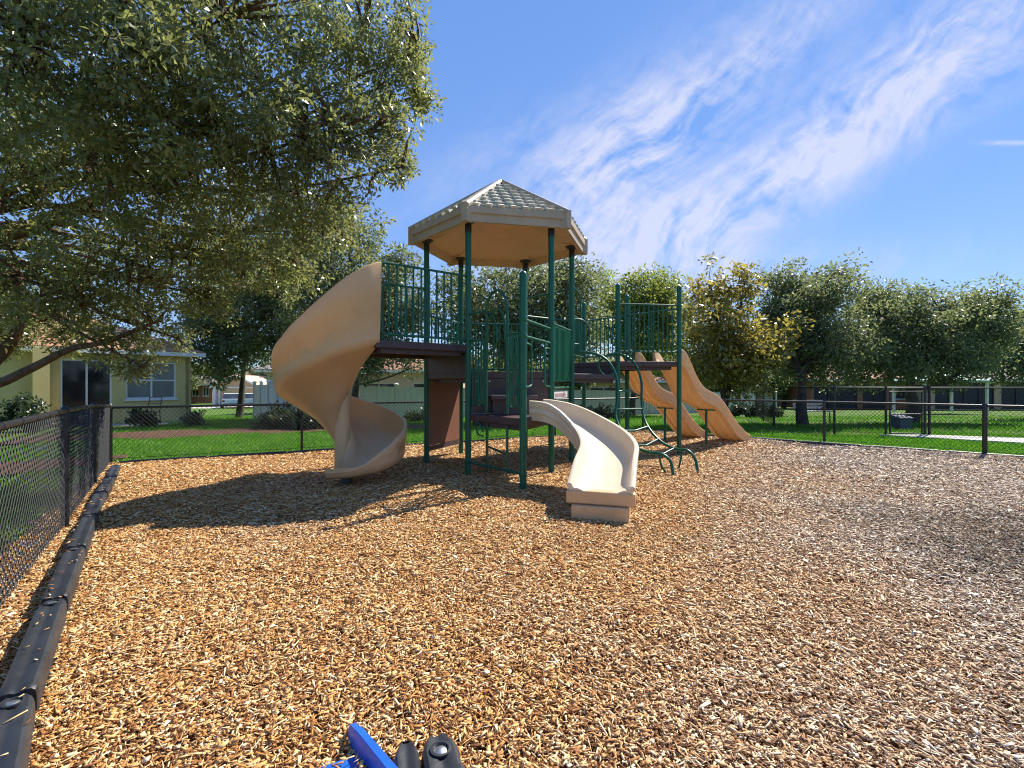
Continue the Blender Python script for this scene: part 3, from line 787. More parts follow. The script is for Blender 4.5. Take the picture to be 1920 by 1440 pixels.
ptsR = [CORN_B, (5.35, 12.25), (6.95, 10.86), (8.72, 9.0), END_R]
fence('black chain link fence run from the wave slides past the dog park', ptsR, .92, .05, .027, (0, 1, 2, 3, 4), GF, thick=(3,), wr=.0022)
# taller dog park fence with gate
ptsD = [(8.75, 16.3), (8.95, 13.55), (10.0, 13.05)]
dp = fence('taller black chain link dog park fence with gate and double posts', ptsD, 1.22, -.02, .03, (0, 1, 2), 'tall black fences of the dog park', thick=(0,), pitch=.06, wr=.0024)
w = MB(); chain(w, (11.12, 13.0), (17.2, 12.9), -.02, -.02, 1.24, 1.24, .06, .0024); w.build('chain_link', M['wire'], dp, smooth=60)
MB().tube([(11.12, 13.0, 1.22), (17.2, 12.9, 1.22)], .021, 10).build('top_rail', M['black'], dp)
for x in (11.0, 11.12, 14.4, 17.2): MB().tube([(x, 13.0, -.3), (x, 13.0, 1.27)], .033, 12).build('post', M['black'], dp)
MB().tube([(10.0, 13.05, 1.22), (11.0, 13.0, 1.22)], .021, 10).build('gate_header', M['black'], dp)
b = MB()
g0, g1 = Vector((10.1, 13.04, 0)), Vector((10.92, 13.0, 0))
b.tube([g0+up*.0, g0+up*1.12, g1+up*1.12, g1+up*.0, g0+up*.0], .02, 10); b.tube([g0+up*.52, g1+up*.52], .018, 10)
gate = b.build('gate', M['black'], dp)
w = MB(); chain(w, (g0.x, g0.y), (g1.x, g1.y), .02, .02, 1.1, 1.1, .06, .0024); w.build('gate_mesh', M['wire'], gate, smooth=60)
ptsD2 = [(8.85, 16.4), (10.3, 20.0), (12.0, 24.0)]
fence('far side of the black dog park fence running back under the oaks', ptsD2, [1.22, 1.12, 1.0], [-.08, -.15, -.25], .03, (1, 2), 'tall black fences of the dog park', pitch=.09, wr=.003)

# ------------------------------------------------------------------ border timbers
def border_piece(p, q, label, top=.13, w=.135, hole=True, group='black plastic border timbers', drop=0, end=.075):
    p = Vector((p[0], p[1], 0)); q = Vector((q[0], q[1], 0)); d = (q-p).normalized(); L = (q-p).length; rt = Vector((d.y, -d.x, 0))
    root = empty('border_timber', (p.x, p.y, 0), label, 'border', group)
    base = -.12
    def ring(s, wf, zf):
        hw = w/2*wf; z1 = top*zf+drop*s/L
        pr = [(-hw*1.06, base), (-hw, z1-.03), (-hw*.93, z1-.010), (-hw*.72, z1), (-.018, z1), (-.008, z1-.006), (.008, z1-.006), (.018, z1), (hw*.72, z1), (hw*.93, z1-.010), (hw, z1-.03), (hw*1.06, base)]
        return [p+d*s+rt*x+up*z for x, z in pr]
    rs = [ring(-end*.85, .55, .80), ring(-end*.4, .86, .84), ring(.0, 1, .84), ring(.105, 1, .84), ring(.112, 1.0, 1.0), ring(L*.5, 1, 1), ring(L-.14, 1, 1), ring(L-.10, 1.03, 1.03), ring(L-.065, 1.03, 1.02), ring(L-.052, .97, .97)]
    o = MB().loft(rs, True).build('timber_body', M['border'], root, smooth=35)
    if hole:
        c = p+d*.01+up*(top*.84+.001)
        b = MB(); b.lathe(c, [(.026, -.01), (.036, -.004), (.036, .005), (.027, .006), (.024, -.004)], 18); b.build('stake_ring', M['border'], o)
        MB().lathe(c, [(.022, -.012), (.022, -.002), (.012, .004), (.002, .005)], 14).build('stake_head', M['steel'], o)
    return root
BL = [(-1.18, 1.03), (-1.90, 1.86), (-2.56, 2.72), (-3.24, 3.62), (-3.93, 4.54), (-4.67, 5.54), (-5.32, 6.47), (-6.05, 7.45)]
ords = ['nearest', 'second nearest', 'third nearest', 'fourth nearest', 'fifth nearest', 'sixth nearest', 'farthest']
for i in range(7):
    border_piece(BL[i+1], BL[i], f'{ords[i]} of the black plastic border timbers beside the left chain link fence', top=.13-.006*i, w=.118)
def border_run(a, c, n, text, top):
    a, c = Vector(a), Vector(c)
    for i in range(n):
        p, q = a.lerp(c, i/n), a.lerp(c, (i+1)/n)
        border_piece((p.x, p.y), (q.x, q.y), text, top=top, hole=False, w=.11, end=.02)
border_run((-6.45, 8.02), (3.6, 13.45), 9, 'low black border timber under the fence behind the spiral slide', .055)
border_run((3.75, 13.4), (10.85, 6.85), 8, 'low black border timber under the fence facing the dog park', .06)

# entrance ramp at the bottom of the view
rampo = empty('access_ramp', (-.6, 1.6, 0), 'bright blue plastic access ramp half buried in wood chips', 'ramp')
b = MB()
P0, P1 = Vector((-.605, 1.83, 0)), Vector((-.345, 1.50, 0)); d = (P1-P0).normalized(); rt = Vector((-d.y, d.x, 0))
def rr(s, w_, z): 
    c = P0+d*s; return [c-rt*w_*1.15+up*-.05, c-rt*w_+up*(z-.012), c-rt*w_*.6+up*z, c+rt*w_*.6+up*z, c+rt*w_+up*(z-.012), c+rt*w_*1.15+up*-.05]
b.loft([rr(0, .009, .040), rr(.02, .016, .058), rr(.10, .019, .078), rr(.55, .024, .125)], True, False)
b.build('ramp_side', M['blue'], rampo, smooth=35)
b = MB().add([(-.80, 1.38, .020), (-.40, 1.38, .040), (-.43, 1.58, .034), (-.55, 1.70, .026), (-.80, 1.58, .016), (-.80, 1.38, -.05), (-.40, 1.38, -.05), (-.43, 1.58, -.05), (-.55, 1.70, -.05), (-.80, 1.58, -.05)],
             [(0, 1, 2, 3, 4), (1, 0, 5, 6), (2, 1, 6, 7), (3, 2, 7, 8), (4, 3, 8, 9), (0, 4, 9, 5), (9, 8, 7, 6, 5)])
b.build('ramp_plate', M['blue'], rampo, smooth=0)
border_piece((-.348, 1.615), (-.06, .55), 'smooth black border timber end beside the blue ramp', top=.115, hole=False, w=.085)
border_piece((-.240, 1.63), (.10, .55), 'black border timber with round stake hole by the blue ramp', top=.125, w=.125, end=.085)

# ------------------------------------------------------------------ vegetation
def leaves(centers, rad, per, ln, wd, rng, droop=.25, flat=.7):
    n = len(centers)*per
    c = np.repeat(centers, per, 0); rr = np.repeat(rad, per)
    d0 = rng.normal(0, 1, (n, 3)); d0 /= np.linalg.norm(d0, axis=1)[:, None]
    pos = c+d0*(rr*rng.uniform(0, 1, n)**.5)[:, None]*np.array([1, 1, flat])
    d = d0+rng.normal(0, .7, (n, 3)); d[:, 2] -= droop; d /= np.linalg.norm(d, axis=1)[:, None]
    nn = rng.normal(0, 1, (n, 3)); nn[:, 2] += .6
    nn -= d*(nn*d).sum(1)[:, None]; nn /= np.linalg.norm(nn, axis=1)[:, None]
    sd = np.cross(d, nn)
    l = ln*rng.uniform(.6, 1.3, n)[:, None]; w = wd*rng.uniform(.7, 1.25, n)[:, None]
    V = np.stack([pos, pos+d*l*.52+sd*w/2+nn*w*.22, pos+d*l, pos+d*l*.48-sd*w/2+nn*w*.22], 1)
    return V.reshape(-1, 3)

def tree(name, label, cat, base, trunk_r, fork, blobs, ncl, per, cl_r, ln, wd, lm, bm, seed, group=None, twig=.25, stems=1, limb_k=.55, gaps=.0, extra_limbs=()):
    rng = np.random.default_rng(seed); rnd = random.Random(seed)
    bz = gz(base[0], base[1])
    root = empty(name, (base[0], base[1], bz), label, cat, group)
    C = np.array([list(b_[0]) for b_ in blobs]); Rr = np.array([b_[1] for b_ in blobs])
    wts = Rr**2.1; wts /= wts.sum()
    k = rng.choice(len(blobs), ncl, p=wts)
    d = rng.normal(0, 1, (ncl, 3)); d /= np.linalg.norm(d, axis=1)[:, None]
    rad = rng.uniform(0, 1, ncl)**.42; rad *= 1+.16*np.sin(d[:, 0]*7+k*1.7)*np.sin(d[:, 1]*6+k)+np.where(rng.uniform(0, 1, ncl) < .16, rng.uniform(0, .42, ncl)*(1+.5*(d[:, 2] > .35)), 0)
    cc = C[k]+d*(Rr[k]*rad)[:, None]*np.array([1, 1, .9])
    cc = cc[cc[:, 2] > bz+.5]
    cr = cl_r*rng.uniform(.6, 1.4, len(cc))
    b = MB(); t0 = Vector((base[0], base[1], bz-.2)); fk = Vector(fork)
    for st in range(stems):
        off = Vector((rnd.uniform(-1, 1)*.25, rnd.uniform(-1, 1)*.2, 0))*(stems > 1)
        p1 = t0+off*.3; pts = smooth_path([p1, p1.lerp(fk+off, .35)+Vector((rnd.uniform(-.08, .08), rnd.uniform(-.08, .08), 0)), p1.lerp(fk+off, .7), fk+off], 4)
        b.tube(pts, [trunk_r/(stems**.5)*(1.35 if i == 0 else 1.12-.72*i/len(pts)) for i in range(len(pts))], 12)
    ends = []
    for c_, r_ in blobs:
        e = Vector(c_)+Vector((rnd.uniform(-.3, .3), rnd.uniform(-.3, .3), rnd.uniform(-.1, .3)))*r_
        m1 = fk.lerp(e, .35)+Vector((rnd.uniform(-.15, .15), rnd.uniform(-.15, .15), rnd.uniform(-.05, .25)))*(e-fk).length*.4
        pts = smooth_path([fk-up*.05, m1, fk.lerp(e, .7)+Vector((rnd.uniform(-.1, .1), 0, rnd.uniform(-.1, .1)))*r_, e], 4)
        lr = trunk_r*limb_k; b.tube(pts, [lr*(1-.8*i/(len(pts)-1)) for i in range(len(pts))], 8); ends.append(pts)
    for pl_, r0_, r1_ in extra_limbs:
        pts = smooth_path(pl_, 5); b.tube(pts, [r0_+(r1_-r0_)*i/(len(pts)-1) for i in range(len(pts))], 10); ends.append(pts)
    allp = [p for e in ends for p in e[3:]]
    ap = np.array([list(p) for p in allp])
    for c_ in cc[rng.uniform(0, 1, len(cc)) < twig]:
        j = int(np.argmin(((ap-c_)**2).sum(1))); q = allp[j]; c_ = Vector(c_)
        m1 = q.lerp(c_, .5)+Vector((rnd.uniform(-.1, .1), rnd.uniform(-.1, .1), rnd.uniform(-.02, .15)))*(c_-q).length
        b.tube([q, m1, c_], [trunk_r*.085+.004, trunk_r*.05+.003, .003], 5, False)
    b.build('trunk', bm, root, smooth=60)
    V = leaves(cc, cr, per, ln, wd, rng)
    np_mesh('crown', V, 4, lm, root)
    return root

def bl(px, py, Y, rpx): return (at(px, py, Y), rpx*Y/F)

tree('oak_tree', 'large near oak whose leafy limbs overhang the playground fence', 'tree', (-8.9, 7.6), .30, (-8.7, 7.0, 3.3),
     [bl(*q) for q in [(40, 60, 4.6, 230), (270, 100, 4.9, 230), (500, 100, 5.8, 210), (680, 60, 6.6, 125), (735, 150, 6.9, 75), (775, 110, 7.0, 45), (745, 325, 6.9, 40), (790, 190, 7.1, 30), (610, 280, 6.4, 150), (710, 250, 6.8, 75), (430, 300, 5.9, 200), (180, 280, 5.8, 210), (-30, 250, 6, 190),
      (290, 460, 6.8, 165), (480, 440, 7.4, 140), (610, 420, 7.3, 80), (130, 520, 7.6, 120), (-20, 560, 7.8, 110), (270, 590, 7.6, 80), (60, 590, 8.4, 75), (380, 560, 7.6, 60), (210, 650, 7.4, 45), (265, 690, 7.3, 30), (330, 640, 7.6, 32), (120, 625, 8.2, 40), (10, 625, 8.6, 45), (30, 520, 6.3, 95), (140, 570, 6.5, 62), (240, 520, 6.3, 80), (400, 480, 7.8, 90), (540, 500, 8, 60)]],
     1950, 54, .20, .080, .031, M['oak_leaf'], M['bark'], 11, twig=.4, limb_k=.2,
     extra_limbs=[([Vector((-8.4, 7.4, 2.2)), at(-60, 470, 7.2), at(60, 425, 7.0), at(180, 375, 6.8), at(330, 320, 6.6)], .16, .05),
                  ([Vector((-8.6, 7.5, 1.5)), at(-20, 722, 7.4), at(60, 690, 7.3), at(130, 655, 7.2), at(200, 640, 7.2), at(300, 600, 7.3)], .085, .022),
                  ([Vector((-8.6, 7.5, 1.2)), at(0, 665, 7.8), at(30, 625, 7.8), at(60, 560, 7.9)], .13, .05)])
FT = 'oak trees beyond the playground fence'
tree('oak_tree', 'tree with slim bare trunk in front of the garage house', 'tree', (-13.0, 23.2), .16, (-12.7, 23.2, 2.6),
     [bl(*q) for q in [(470, 590, 22.5, 90), (540, 540, 22.5, 85), (420, 640, 22, 62), (500, 640, 22, 55), (560, 620, 22.5, 60), (400, 570, 23, 60), (560, 460, 23, 60), (390, 665, 22, 48), (370, 610, 22, 50), (535, 655, 22, 42), (420, 690, 21.5, 34), (450, 500, 23, 70)]],
     820, 50, .46, .17, .08, M['oak_leaf_far'], M['bark_far'], 21, FT)
tree('oak_tree', 'tall dark oak behind the top of the spiral slide', 'tree', (-6.6, 20.5), .2, (-6.4, 20.3, 2.3),
     [bl(*q) for q in [(620, 520, 20, 85), (690, 560, 19.5, 80), (655, 440, 20, 60), (760, 580, 20, 65), (700, 640, 19.5, 50), (745, 500, 20, 42), (600, 600, 20, 60), (700, 690, 19.3, 34), (760, 668, 19.3, 38), (675, 668, 19.3, 34)]],
     640, 44, .5, .16, .075, M['oak_leaf_far'], M['bark_far'], 22, FT,
     extra_limbs=[([Vector((-6.4, 20.3, 1.9)), at(665, 720, 19.5), at(720, 710, 19.3), at(770, 690, 19.2)], .06, .02)])
tree('oak_tree', 'broad shady oak behind the roofed deck', 'tree', (.1, 19.8), .24, (.1, 19.6, 2.2),
     [bl(*q) for q in [(930, 580, 19, 85), (1010, 560, 19, 90), (1070, 530, 19, 62), (880, 600, 19.5, 62), (1060, 630, 19, 70), (970, 660, 19, 60), (860, 540, 20, 50), (1105, 600, 19.5, 50)]],
     700, 44, .5, .16, .075, M['oak_leaf_far'], M['bark_far'], 23, FT)
tree('oak_tree', 'pale green tree behind the right hand deck posts', 'tree', (6.8, 27.5), .2, (6.9, 27.3, 1.8),
     [bl(*q) for q in [(1180, 570, 27, 58), (1230, 550, 27, 48), (1150, 610, 26.5, 48), (1250, 620, 27, 62), (1200, 660, 26, 50), (1140, 540, 28, 32)]],
     430, 55, .6, .20, .095, M['lightleaf'], M['bark_far'], 24, FT)
tree('magnolia_tree', 'yellowing magnolia with many pale stems behind the wave slides', 'tree', (7.6, 17.3), .17, (7.55, 17.2, 1.8),
     [bl(*q) for q in [(1345, 610, 17, 82), (1325, 540, 17, 42), (1395, 530, 17, 36), (1430, 650, 16.6, 62), (1400, 710, 16.6, 48), (1310, 690, 16.8, 48), (1470, 625, 16.8, 34), (1375, 660, 16.3, 60)]],
     430, 30, .36, .17, .085, M['magnolia'], M['bark_far'], 25, stems=4, twig=.5, group=None)
tree('oak_tree', 'dark oak with forked trunk inside the dog park', 'tree', (10.1, 16.9), .2, (10.2, 17.2, 1.6),
     [bl(*q) for q in [(1520, 590, 18, 80), (1475, 540, 18.5, 42), (1555, 545, 18.5, 50), (1545, 660, 17.6, 66), (1600, 640, 18, 55), (1490, 670, 18, 50), (1470, 610, 18.5, 50)]],
     560, 44, .46, .15, .07, M['oak_leaf_far'], M['bark_far'], 26, FT)
tree('oak_tree', 'wide spreading oak behind the dog park gate', 'tree', (15.6, 19.1), .26, (15.5, 19.0, 1.7),
     [bl(*q) for q in [(1660, 600, 19, 66), (1640, 560, 19.5, 36), (1720, 610, 19, 80), (1790, 600, 19.5, 62), (1840, 630, 19.5, 62), (1690, 680, 18.5, 52), (1780, 680, 18.8, 60), (1620, 680, 19, 50), (1850, 580, 19.5, 36)]],
     760, 44, .48, .155, .072, M['oak_leaf_far'], M['bark_far'], 27, FT,
     extra_limbs=[([Vector((15.5, 19.0, 1.2)), at(1760, 725, 18.6), at(1800, 700, 18.6), at(1840, 690, 18.6)], .10, .03)])
tree('oak_tree', 'oak at the right edge behind the long path', 'tree', (24.0, 22.5), .24, (23.8, 22.3, 1.8),
     [bl(*q) for q in [(1910, 650, 22, 50), (1960, 630, 22, 75), (1900, 690, 21.5, 40), (2030, 640, 22, 75)]],
     480, 44, .5, .17, .08, M['oak_leaf_far'], M['bark_far'], 28, FT)

rng_ = random.Random(4)
for i, (px, Y, hpx) in enumerate([(330, 60, 60), (415, 75, 50), (520, 62, 62), (600, 48, 60), (690, 46, 62), (780, 44, 66), (860, 42, 66), (960, 46, 60), (1060, 44, 64), (1150, 48, 66), (1230, 50, 70), (1310, 46, 66), (1390, 44, 66), (1470, 46, 62), (1560, 48, 66), (1640, 52, 64), (1720, 50, 66), (1800, 52, 62), (1880, 48, 60), (1960, 50, 64)]):
    c = at(px, 720, Y); rr_ = hpx*Y/F*.62; zc_ = CAMZ+(hpx*.48)*Y/F
    pos_ = 'far round green tree on the horizon '+['beyond the yellow house roof', 'above the garage house', 'above the two white cars', 'behind the spiral slide hood', 'behind the low oak branch', 'behind the peach house', 'left of the roofed deck centre', 'behind the arch hoops', 'behind the curved slide top', 'behind the climber', 'behind the square railing', 'left behind the magnolia', 'right behind the magnolia', 'behind the double dog park post', 'behind the park bench', 'left of the dog park gate', 'behind the dog park gate', 'behind the green canopy', 'behind the grey roofed house', 'at the far right edge'][i]
    tree('far_tree', pos_, 'tree', (c.x, Y), .2, (c.x, Y, zc_-rr_*.6),
         [((c.x+rng_.uniform(-.4, .4)*rr_, Y, zc_), rr_), ((c.x-rr_*.75, Y+.3, zc_-.35*rr_), rr_*.72), ((c.x+rr_*.7, Y-.2, zc_-.3*rr_), rr_*.75), ((c.x, Y, zc_-.9*rr_), rr_*.8)], 110, 42, .75, .42, .2, M['lightleaf' if i % 3 == 1 else 'oak_leaf_far'], M['bark_far'], 60+i, 'far trees along the horizon', twig=.1)

def bush(label, c, rx, ry, h, n, per, lm, seed, name='shrub', ln=.11, wd=.055, group=None):
    rng = np.random.default_rng(seed); z = gz(c[0], c[1])
    root = empty(name, (c[0], c[1], z), label, 'shrub', group)
    d = rng.normal(0, 1, (n, 3)); d /= np.linalg.norm(d, axis=1)[:, None]; d[:, 2] = np.abs(d[:, 2])
    cc = np.array([c[0], c[1], z+.06])+d*rng.uniform(.3, 1, n)[:, None]*np.array([rx, ry, h])
    cc[:, 2] += .1*np.sin(cc[:, 0]*5)*h
    b = MB(); rnd = random.Random(seed)
    for i in range(0, n, 4): b.tube([(c[0]+rnd.uniform(-.5, .5)*rx, c[1], z-.1), tuple(cc[i])], [.012, .004], 5, False)
    b.build('stem', M['bark_far'], root)
    np_mesh('foliage', leaves(cc, np.full(n, .14), per, ln, wd, rng, 0), 4, lm, root)
    return root
GS = 'dark shrubs along the white fence'
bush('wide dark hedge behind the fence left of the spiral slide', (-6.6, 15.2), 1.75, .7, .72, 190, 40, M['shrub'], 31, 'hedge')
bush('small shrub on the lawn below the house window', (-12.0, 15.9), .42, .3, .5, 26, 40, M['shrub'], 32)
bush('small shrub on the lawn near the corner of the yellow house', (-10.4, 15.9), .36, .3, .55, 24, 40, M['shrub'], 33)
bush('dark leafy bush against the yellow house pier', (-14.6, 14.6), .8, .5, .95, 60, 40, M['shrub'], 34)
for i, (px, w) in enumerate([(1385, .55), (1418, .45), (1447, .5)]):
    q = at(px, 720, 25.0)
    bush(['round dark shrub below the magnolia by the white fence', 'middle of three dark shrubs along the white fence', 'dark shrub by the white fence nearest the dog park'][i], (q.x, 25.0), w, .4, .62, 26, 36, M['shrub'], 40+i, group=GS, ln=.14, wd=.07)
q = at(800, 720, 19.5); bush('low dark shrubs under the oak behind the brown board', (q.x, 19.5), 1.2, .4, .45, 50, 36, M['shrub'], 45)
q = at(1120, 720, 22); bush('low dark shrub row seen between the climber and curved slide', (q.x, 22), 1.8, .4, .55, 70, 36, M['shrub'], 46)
q = at(300, 720, 19.0)

# ------------------------------------------------------------------ white vinyl fences
def vinyl(label, pts, zt, group='white vinyl fences', H=1.47):
    root = empty('vinyl_fence', (pts[0][0], pts[0][1], gz(*pts[0])), label, 'fence', group)
    for i, p in enumerate(pts):
        z = zt[i]; z0 = min(gz(*p), z-H)-.1
        MB().box((p[0], p[1], (z0+z+.05)/2), (.13, .13, z+.05-z0), .5).build('post', M['vinyl'], root, smooth=0)
        b = MB(); s = .085
        b.loft([[Vector((p[0]+x*k, p[1]+y*k, zz)) for x, y in ((-1, -1), (1, -1), (1, 1), (-1, 1))] for k, zz in ((s, z+.05), (s, z+.075), (.01, z+.13))], True); b.build('post_cap', M['white'], root, smooth=0)
    for i in range(len(pts)-1):
        p, q = Vector((*pts[i], 0)), Vector((*pts[i+1], 0)); u = (q-p).normalized(); n = Vector((u.y, -u.x, 0)); p = p+u*.07; q = q-u*.07
        dz = zt[i+1]-zt[i]; z = zt[i]-.05
        b = MB(); b.obox(p-n*.02+up*(z-H+.1), (q-p)+up*dz, n*.04, up*(H-.12))
        k = max(2, int((q-p).length/.28))
        for j in range(k): b.obox(p+(q-p)*((j+.06)/k)+up*(dz*j/k)+n*.022+up*(z-H+.14), ((q-p)+up*dz)*(.9/k), n*.012, up*(H-.2))
        b.obox(p-n*.035+up*(z-.06), (q-p)+up*dz, n*.08, up*.06); b.obox(p-n*.035+up*(z-H+.05), (q-p)+up*dz, n*.08, up*.1)
        b.build('fence_panel', M['vinyl'], root, smooth=0)
    return root
vinyl('short white vinyl fence run with five capped posts left of the spiral slide', [(-11.6, 22), (-10.35, 20.15), (-9.1, 18.3), (-7.9, 16.5), (-6.9, 15.9)], [1.33, 1.34, 1.35, 1.36, 1.36])
n_ = 12; a_, c_ = Vector((-7.5, 20.6)), Vector((20.0, 37.0))
vinyl('long white vinyl fence crossing behind the play structure', [tuple(a_.lerp(c_, i/n_)) for i in range(n_+1)], [1.30-.65*i/n_ for i in range(n_+1)])

# ------------------------------------------------------------------ houses
def facade(root, o, ang, L, H, z0, openings, wm, th=.2):
    """front wall with real openings: list of (s0,s1,za,zb)"""
    u = Vector((math.cos(ang), math.sin(ang), 0)); n = Vector((u.y, -u.x, 0)); o = Vector((o[0], o[1], 0))
    b = MB(); cur = 0
    for s0, s1, za, zb in sorted(openings):
        b.obox(o+u*cur+up*z0, u*(s0-cur), -n*th, up*H)
        if za > 0: b.obox(o+u*s0+up*z0, u*(s1-s0), -n*th, up*za)
        b.obox(o+u*s0+up*(z0+zb), u*(s1-s0), -n*th, up*(H-zb)); cur = s1
    b.obox(o+u*cur+up*z0, u*(L-cur), -n*th, up*H)
    b.build('wall', wm, root, smooth=0)
    return o, u, n
def window(root, o, u, n, z0, s0, s1, za, zb, cols=2, rows=2, pane=None, name='window', fw=.055, fm=None):
    b = MB(); w = s1-s0; h = zb-za
    p = o+u*s0+up*(z0+za)-n*.10
    for x in [0]+[w*i/cols-fw/2 for i in range(1, cols)]+[w-fw]: b.obox(p+u*x, u*fw, n*.07, up*h)
    for y in [0]+[h*i/rows-fw/2 for i in range(1, rows)]+[h-fw]: b.obox(p+up*y+n*.003, u*w, n*.06, up*fw)
    f = b.build(name, fm or M['white'], root, smooth=0)
    MB().obox(p-n*.02, u*w, n*.03, up*h).build('pane', pane or M['glass'], f, smooth=0)
    b = MB().obox(p+u*-.05+up*-.07+n*.08, u*(w+.1), n*.1, up*.07)
    if za > .3: b.build('sill', wm_sill, f, smooth=0)
    return f
wm_sill = M['white']
def hip_roof(root, o, u, n, L, D, z, rise, over=.45, m=None, fascia=True, inset_k=1.0):
    a = o-u*over+n*over+up*z; c = o+u*(L+over)+n*over+up*z; d = o+u*(L+over)-n*(D+over)+up*z; e = o-u*over-n*(D+over)+up*z
    run = min((L+2*over)/2, (D+2*over)/2)*inset_k; md = (D+2*over)/2
    r0 = a+u*run-n*md+up*rise; r1 = c-u*run-n*md+up*rise
    t = up*-.05
    b = MB().add([a, c, d, e, r0, r1, a+t, c+t, d+t, e+t], [(0, 1, 5, 4), (1, 2, 5), (2, 3, 4, 5), (3, 0, 4), (6, 9, 8, 7), (0, 6, 7, 1), (1, 7, 8, 2), (2, 8, 9, 3), (3, 9, 6, 0)])
    # courses of shingles as low ridges
    for (p, q, s_, w_) in ((a, c, r0, r1), (c, d, r1, r1), (e, a, r0, r0)):
        nrm = (q-p).cross(s_-p).normalized()
        for k in range(1, 10):
            f = k/10; x, y = p.lerp(s_, f), q.lerp(w_, f); f2 = f-.02; x2, y2 = p.lerp(s_, f2), q.lerp(w_, f2)
            b.add([x2, y2, y2+nrm*.025, x2+nrm*.025, x, y], [(0, 1, 2, 3), (3, 2, 5, 4)])
    rf = b.build('roof', m, root, smooth=0)
    b = MB()
    for p, q, w_ in ((a, c, n), (c, d, u), (d, e, -n), (e, a, -u)): b.obox(p-up*.20-w_*.015, q-p, w_*.03, up*.155)
    b.build('fascia', M['white'], rf, smooth=0)
    return rf
# yellow house on the left
hx = empty('house', (-16.4, 15.7, gz(-16, 15.7)), 'yellow stucco house with sliding glass door behind the near fence', 'house')
A0 = Vector((-17.4, 15.0)); A1 = Vector((-13.15, 20.0)); ang = math.atan2(A1.y-A0.y, A1.x-A0.x); LL = (A1-A0).length; z0 = -.25
def sat(px):                                            # where the sight line meets the facade
    k = (px-960)/F; dx, dy = math.cos(ang), math.sin(ang)
    return (A0.x-k*A0.y)/(k*dy-dx)
sd0, sd1, sw0, sw1 = sat(113), sat(210), sat(236), sat(330)
o, u, n = facade(hx, A0, ang, LL, 2.85, z0, [(sd0, sd1, .05, 2.45), (sw0, sw1, 1.0, 2.42)], M['yellow_stucco'])
window(hx, o, u, n, z0, sd0, sd1, .05, 2.45, 2, 1, M['glass'], 'sliding_door')
window(hx, o, u, n, z0, sw0, sw1, 1.0, 2.42, 2, 2, M['blind'])
ps0, ps1 = sat(58), sat(90)
b = MB().obox(o+u*ps0+n*.002+up*z0, u*(ps1-ps0), n*.45, up*2.84); b.build('pier', M['yellow_stucco'], hx, smooth=0)
b = MB()
MB().obox(o+u*(sw0-.1)+n*.001+up*(z0+2.44), u*(sw1-sw0+.2), n*.04, up*.1).build('window_head', M['yellow_stucco'], hx, smooth=0); b.obox(o+u*(sw0-.12)+n*.001+up*(z0+.1), u*(sw1-sw0+.24), n*.06, up*.72)
b.build('wall_trim', M['yellow_stucco'], hx, smooth=0)
b = MB().obox(o+u*LL+up*z0-u*.2, u*.201, -n*7, up*2.845); b.build('side_wall', M['yellow_stucco'], hx, smooth=0)
MB().obox(o-u*3+up*z0-n*.201, u*3.2, -n*.2, up*2.84).build('rear_wall', M['yellow_stucco'], hx, smooth=0)
hip_roof(hx, o-u*3.2, u, n, LL+3.2, 7, z0+2.87, 1.7, .4, M['tile_orange'])
MB().obox(o+u*(sd0-.3)+n*.003+up*(z0), u*(LL-sd0), n*1.5, up*.10).build('patio_slab', M['concrete'], hx, smooth=0)
# patio chair
q = at(281, 720, 17.3); cx, cy = q.x, 17.3; zc = gz(cx, cy)
ch = empty('patio_chair', (cx, cy, zc), 'thin dark metal chair standing below the house window', 'chair')
b = MB()
for sx in (-.22, .22):
    b.tube(smooth_path([(cx+sx, cy+.25, zc), (cx+sx, cy+.18, zc+.42), (cx+sx, cy+.30, zc+.95)], 4), .014, 8); b.tube([(cx+sx, cy-.22, zc), (cx+sx, cy-.2, zc+.62), (cx+sx, cy+.2, zc+.64)], .014, 8)
b.tube([(cx-.22, cy+.30, zc+.95), (cx+.22, cy+.30, zc+.95)], .014, 8); b.tube([(cx-.22, cy-.2, zc+.42), (cx+.22, cy-.2, zc+.42)], .012, 8)
b.build('chair_frame', M['black'], ch)
MB().box((cx, cy, zc+.43), (.42, .42, .02)).build('seat', M['black'], ch, smooth=0)
b = MB()
for zz in (.62, .72, .82): b.tube([(cx-.22, cy+.23+zz*.06, zc+zz), (cx+.22, cy+.23+zz*.06, zc+zz)], .008, 6)
b.build('backrest', M['black'], ch)

# garage house far away with driveway and two cars
gy = 55.; zg = gz(0, gy)
gx0 = (405-960)/F*gy; gx1 = (487-960)/F*gy; gl = gx1-gx0
gh = empty('house', (gx0, gy, zg), 'small tan garage house with white trim and gable far behind the trees', 'house')
o, u, n = facade(gh, (gx0, gy), 0, gl, 2.3, zg, [(.5, gl-.6, 0, 1.95)], M['tan_stucco'])
b = MB().obox(o+u*.5-n*.12+up*zg, u*(gl-1.1), n*.04, up*1.95)
for k in range(1, 4): b.obox(o+u*.5-n*.08+up*(zg+k*.48), u*(gl-1.1), n*.012, up*.02)
b.build('garage_door', M['tan_stucco'], gh, smooth=0)
b = MB(); b.obox(o+u*.3+n*.002+up*(zg+1.95), u*(gl-.7), n*.05, up*.16); b.obox(o+u*.3+n*.003+up*zg, u*.2, n*.05, up*1.94); b.obox(o+u*-.2+n*.004+up*zg, u*.3, n*.3, up*2.2)
b.build('door_trim', M['white'], gh, smooth=0)
pk = o+u*gl/2+up*(zg+3.3)
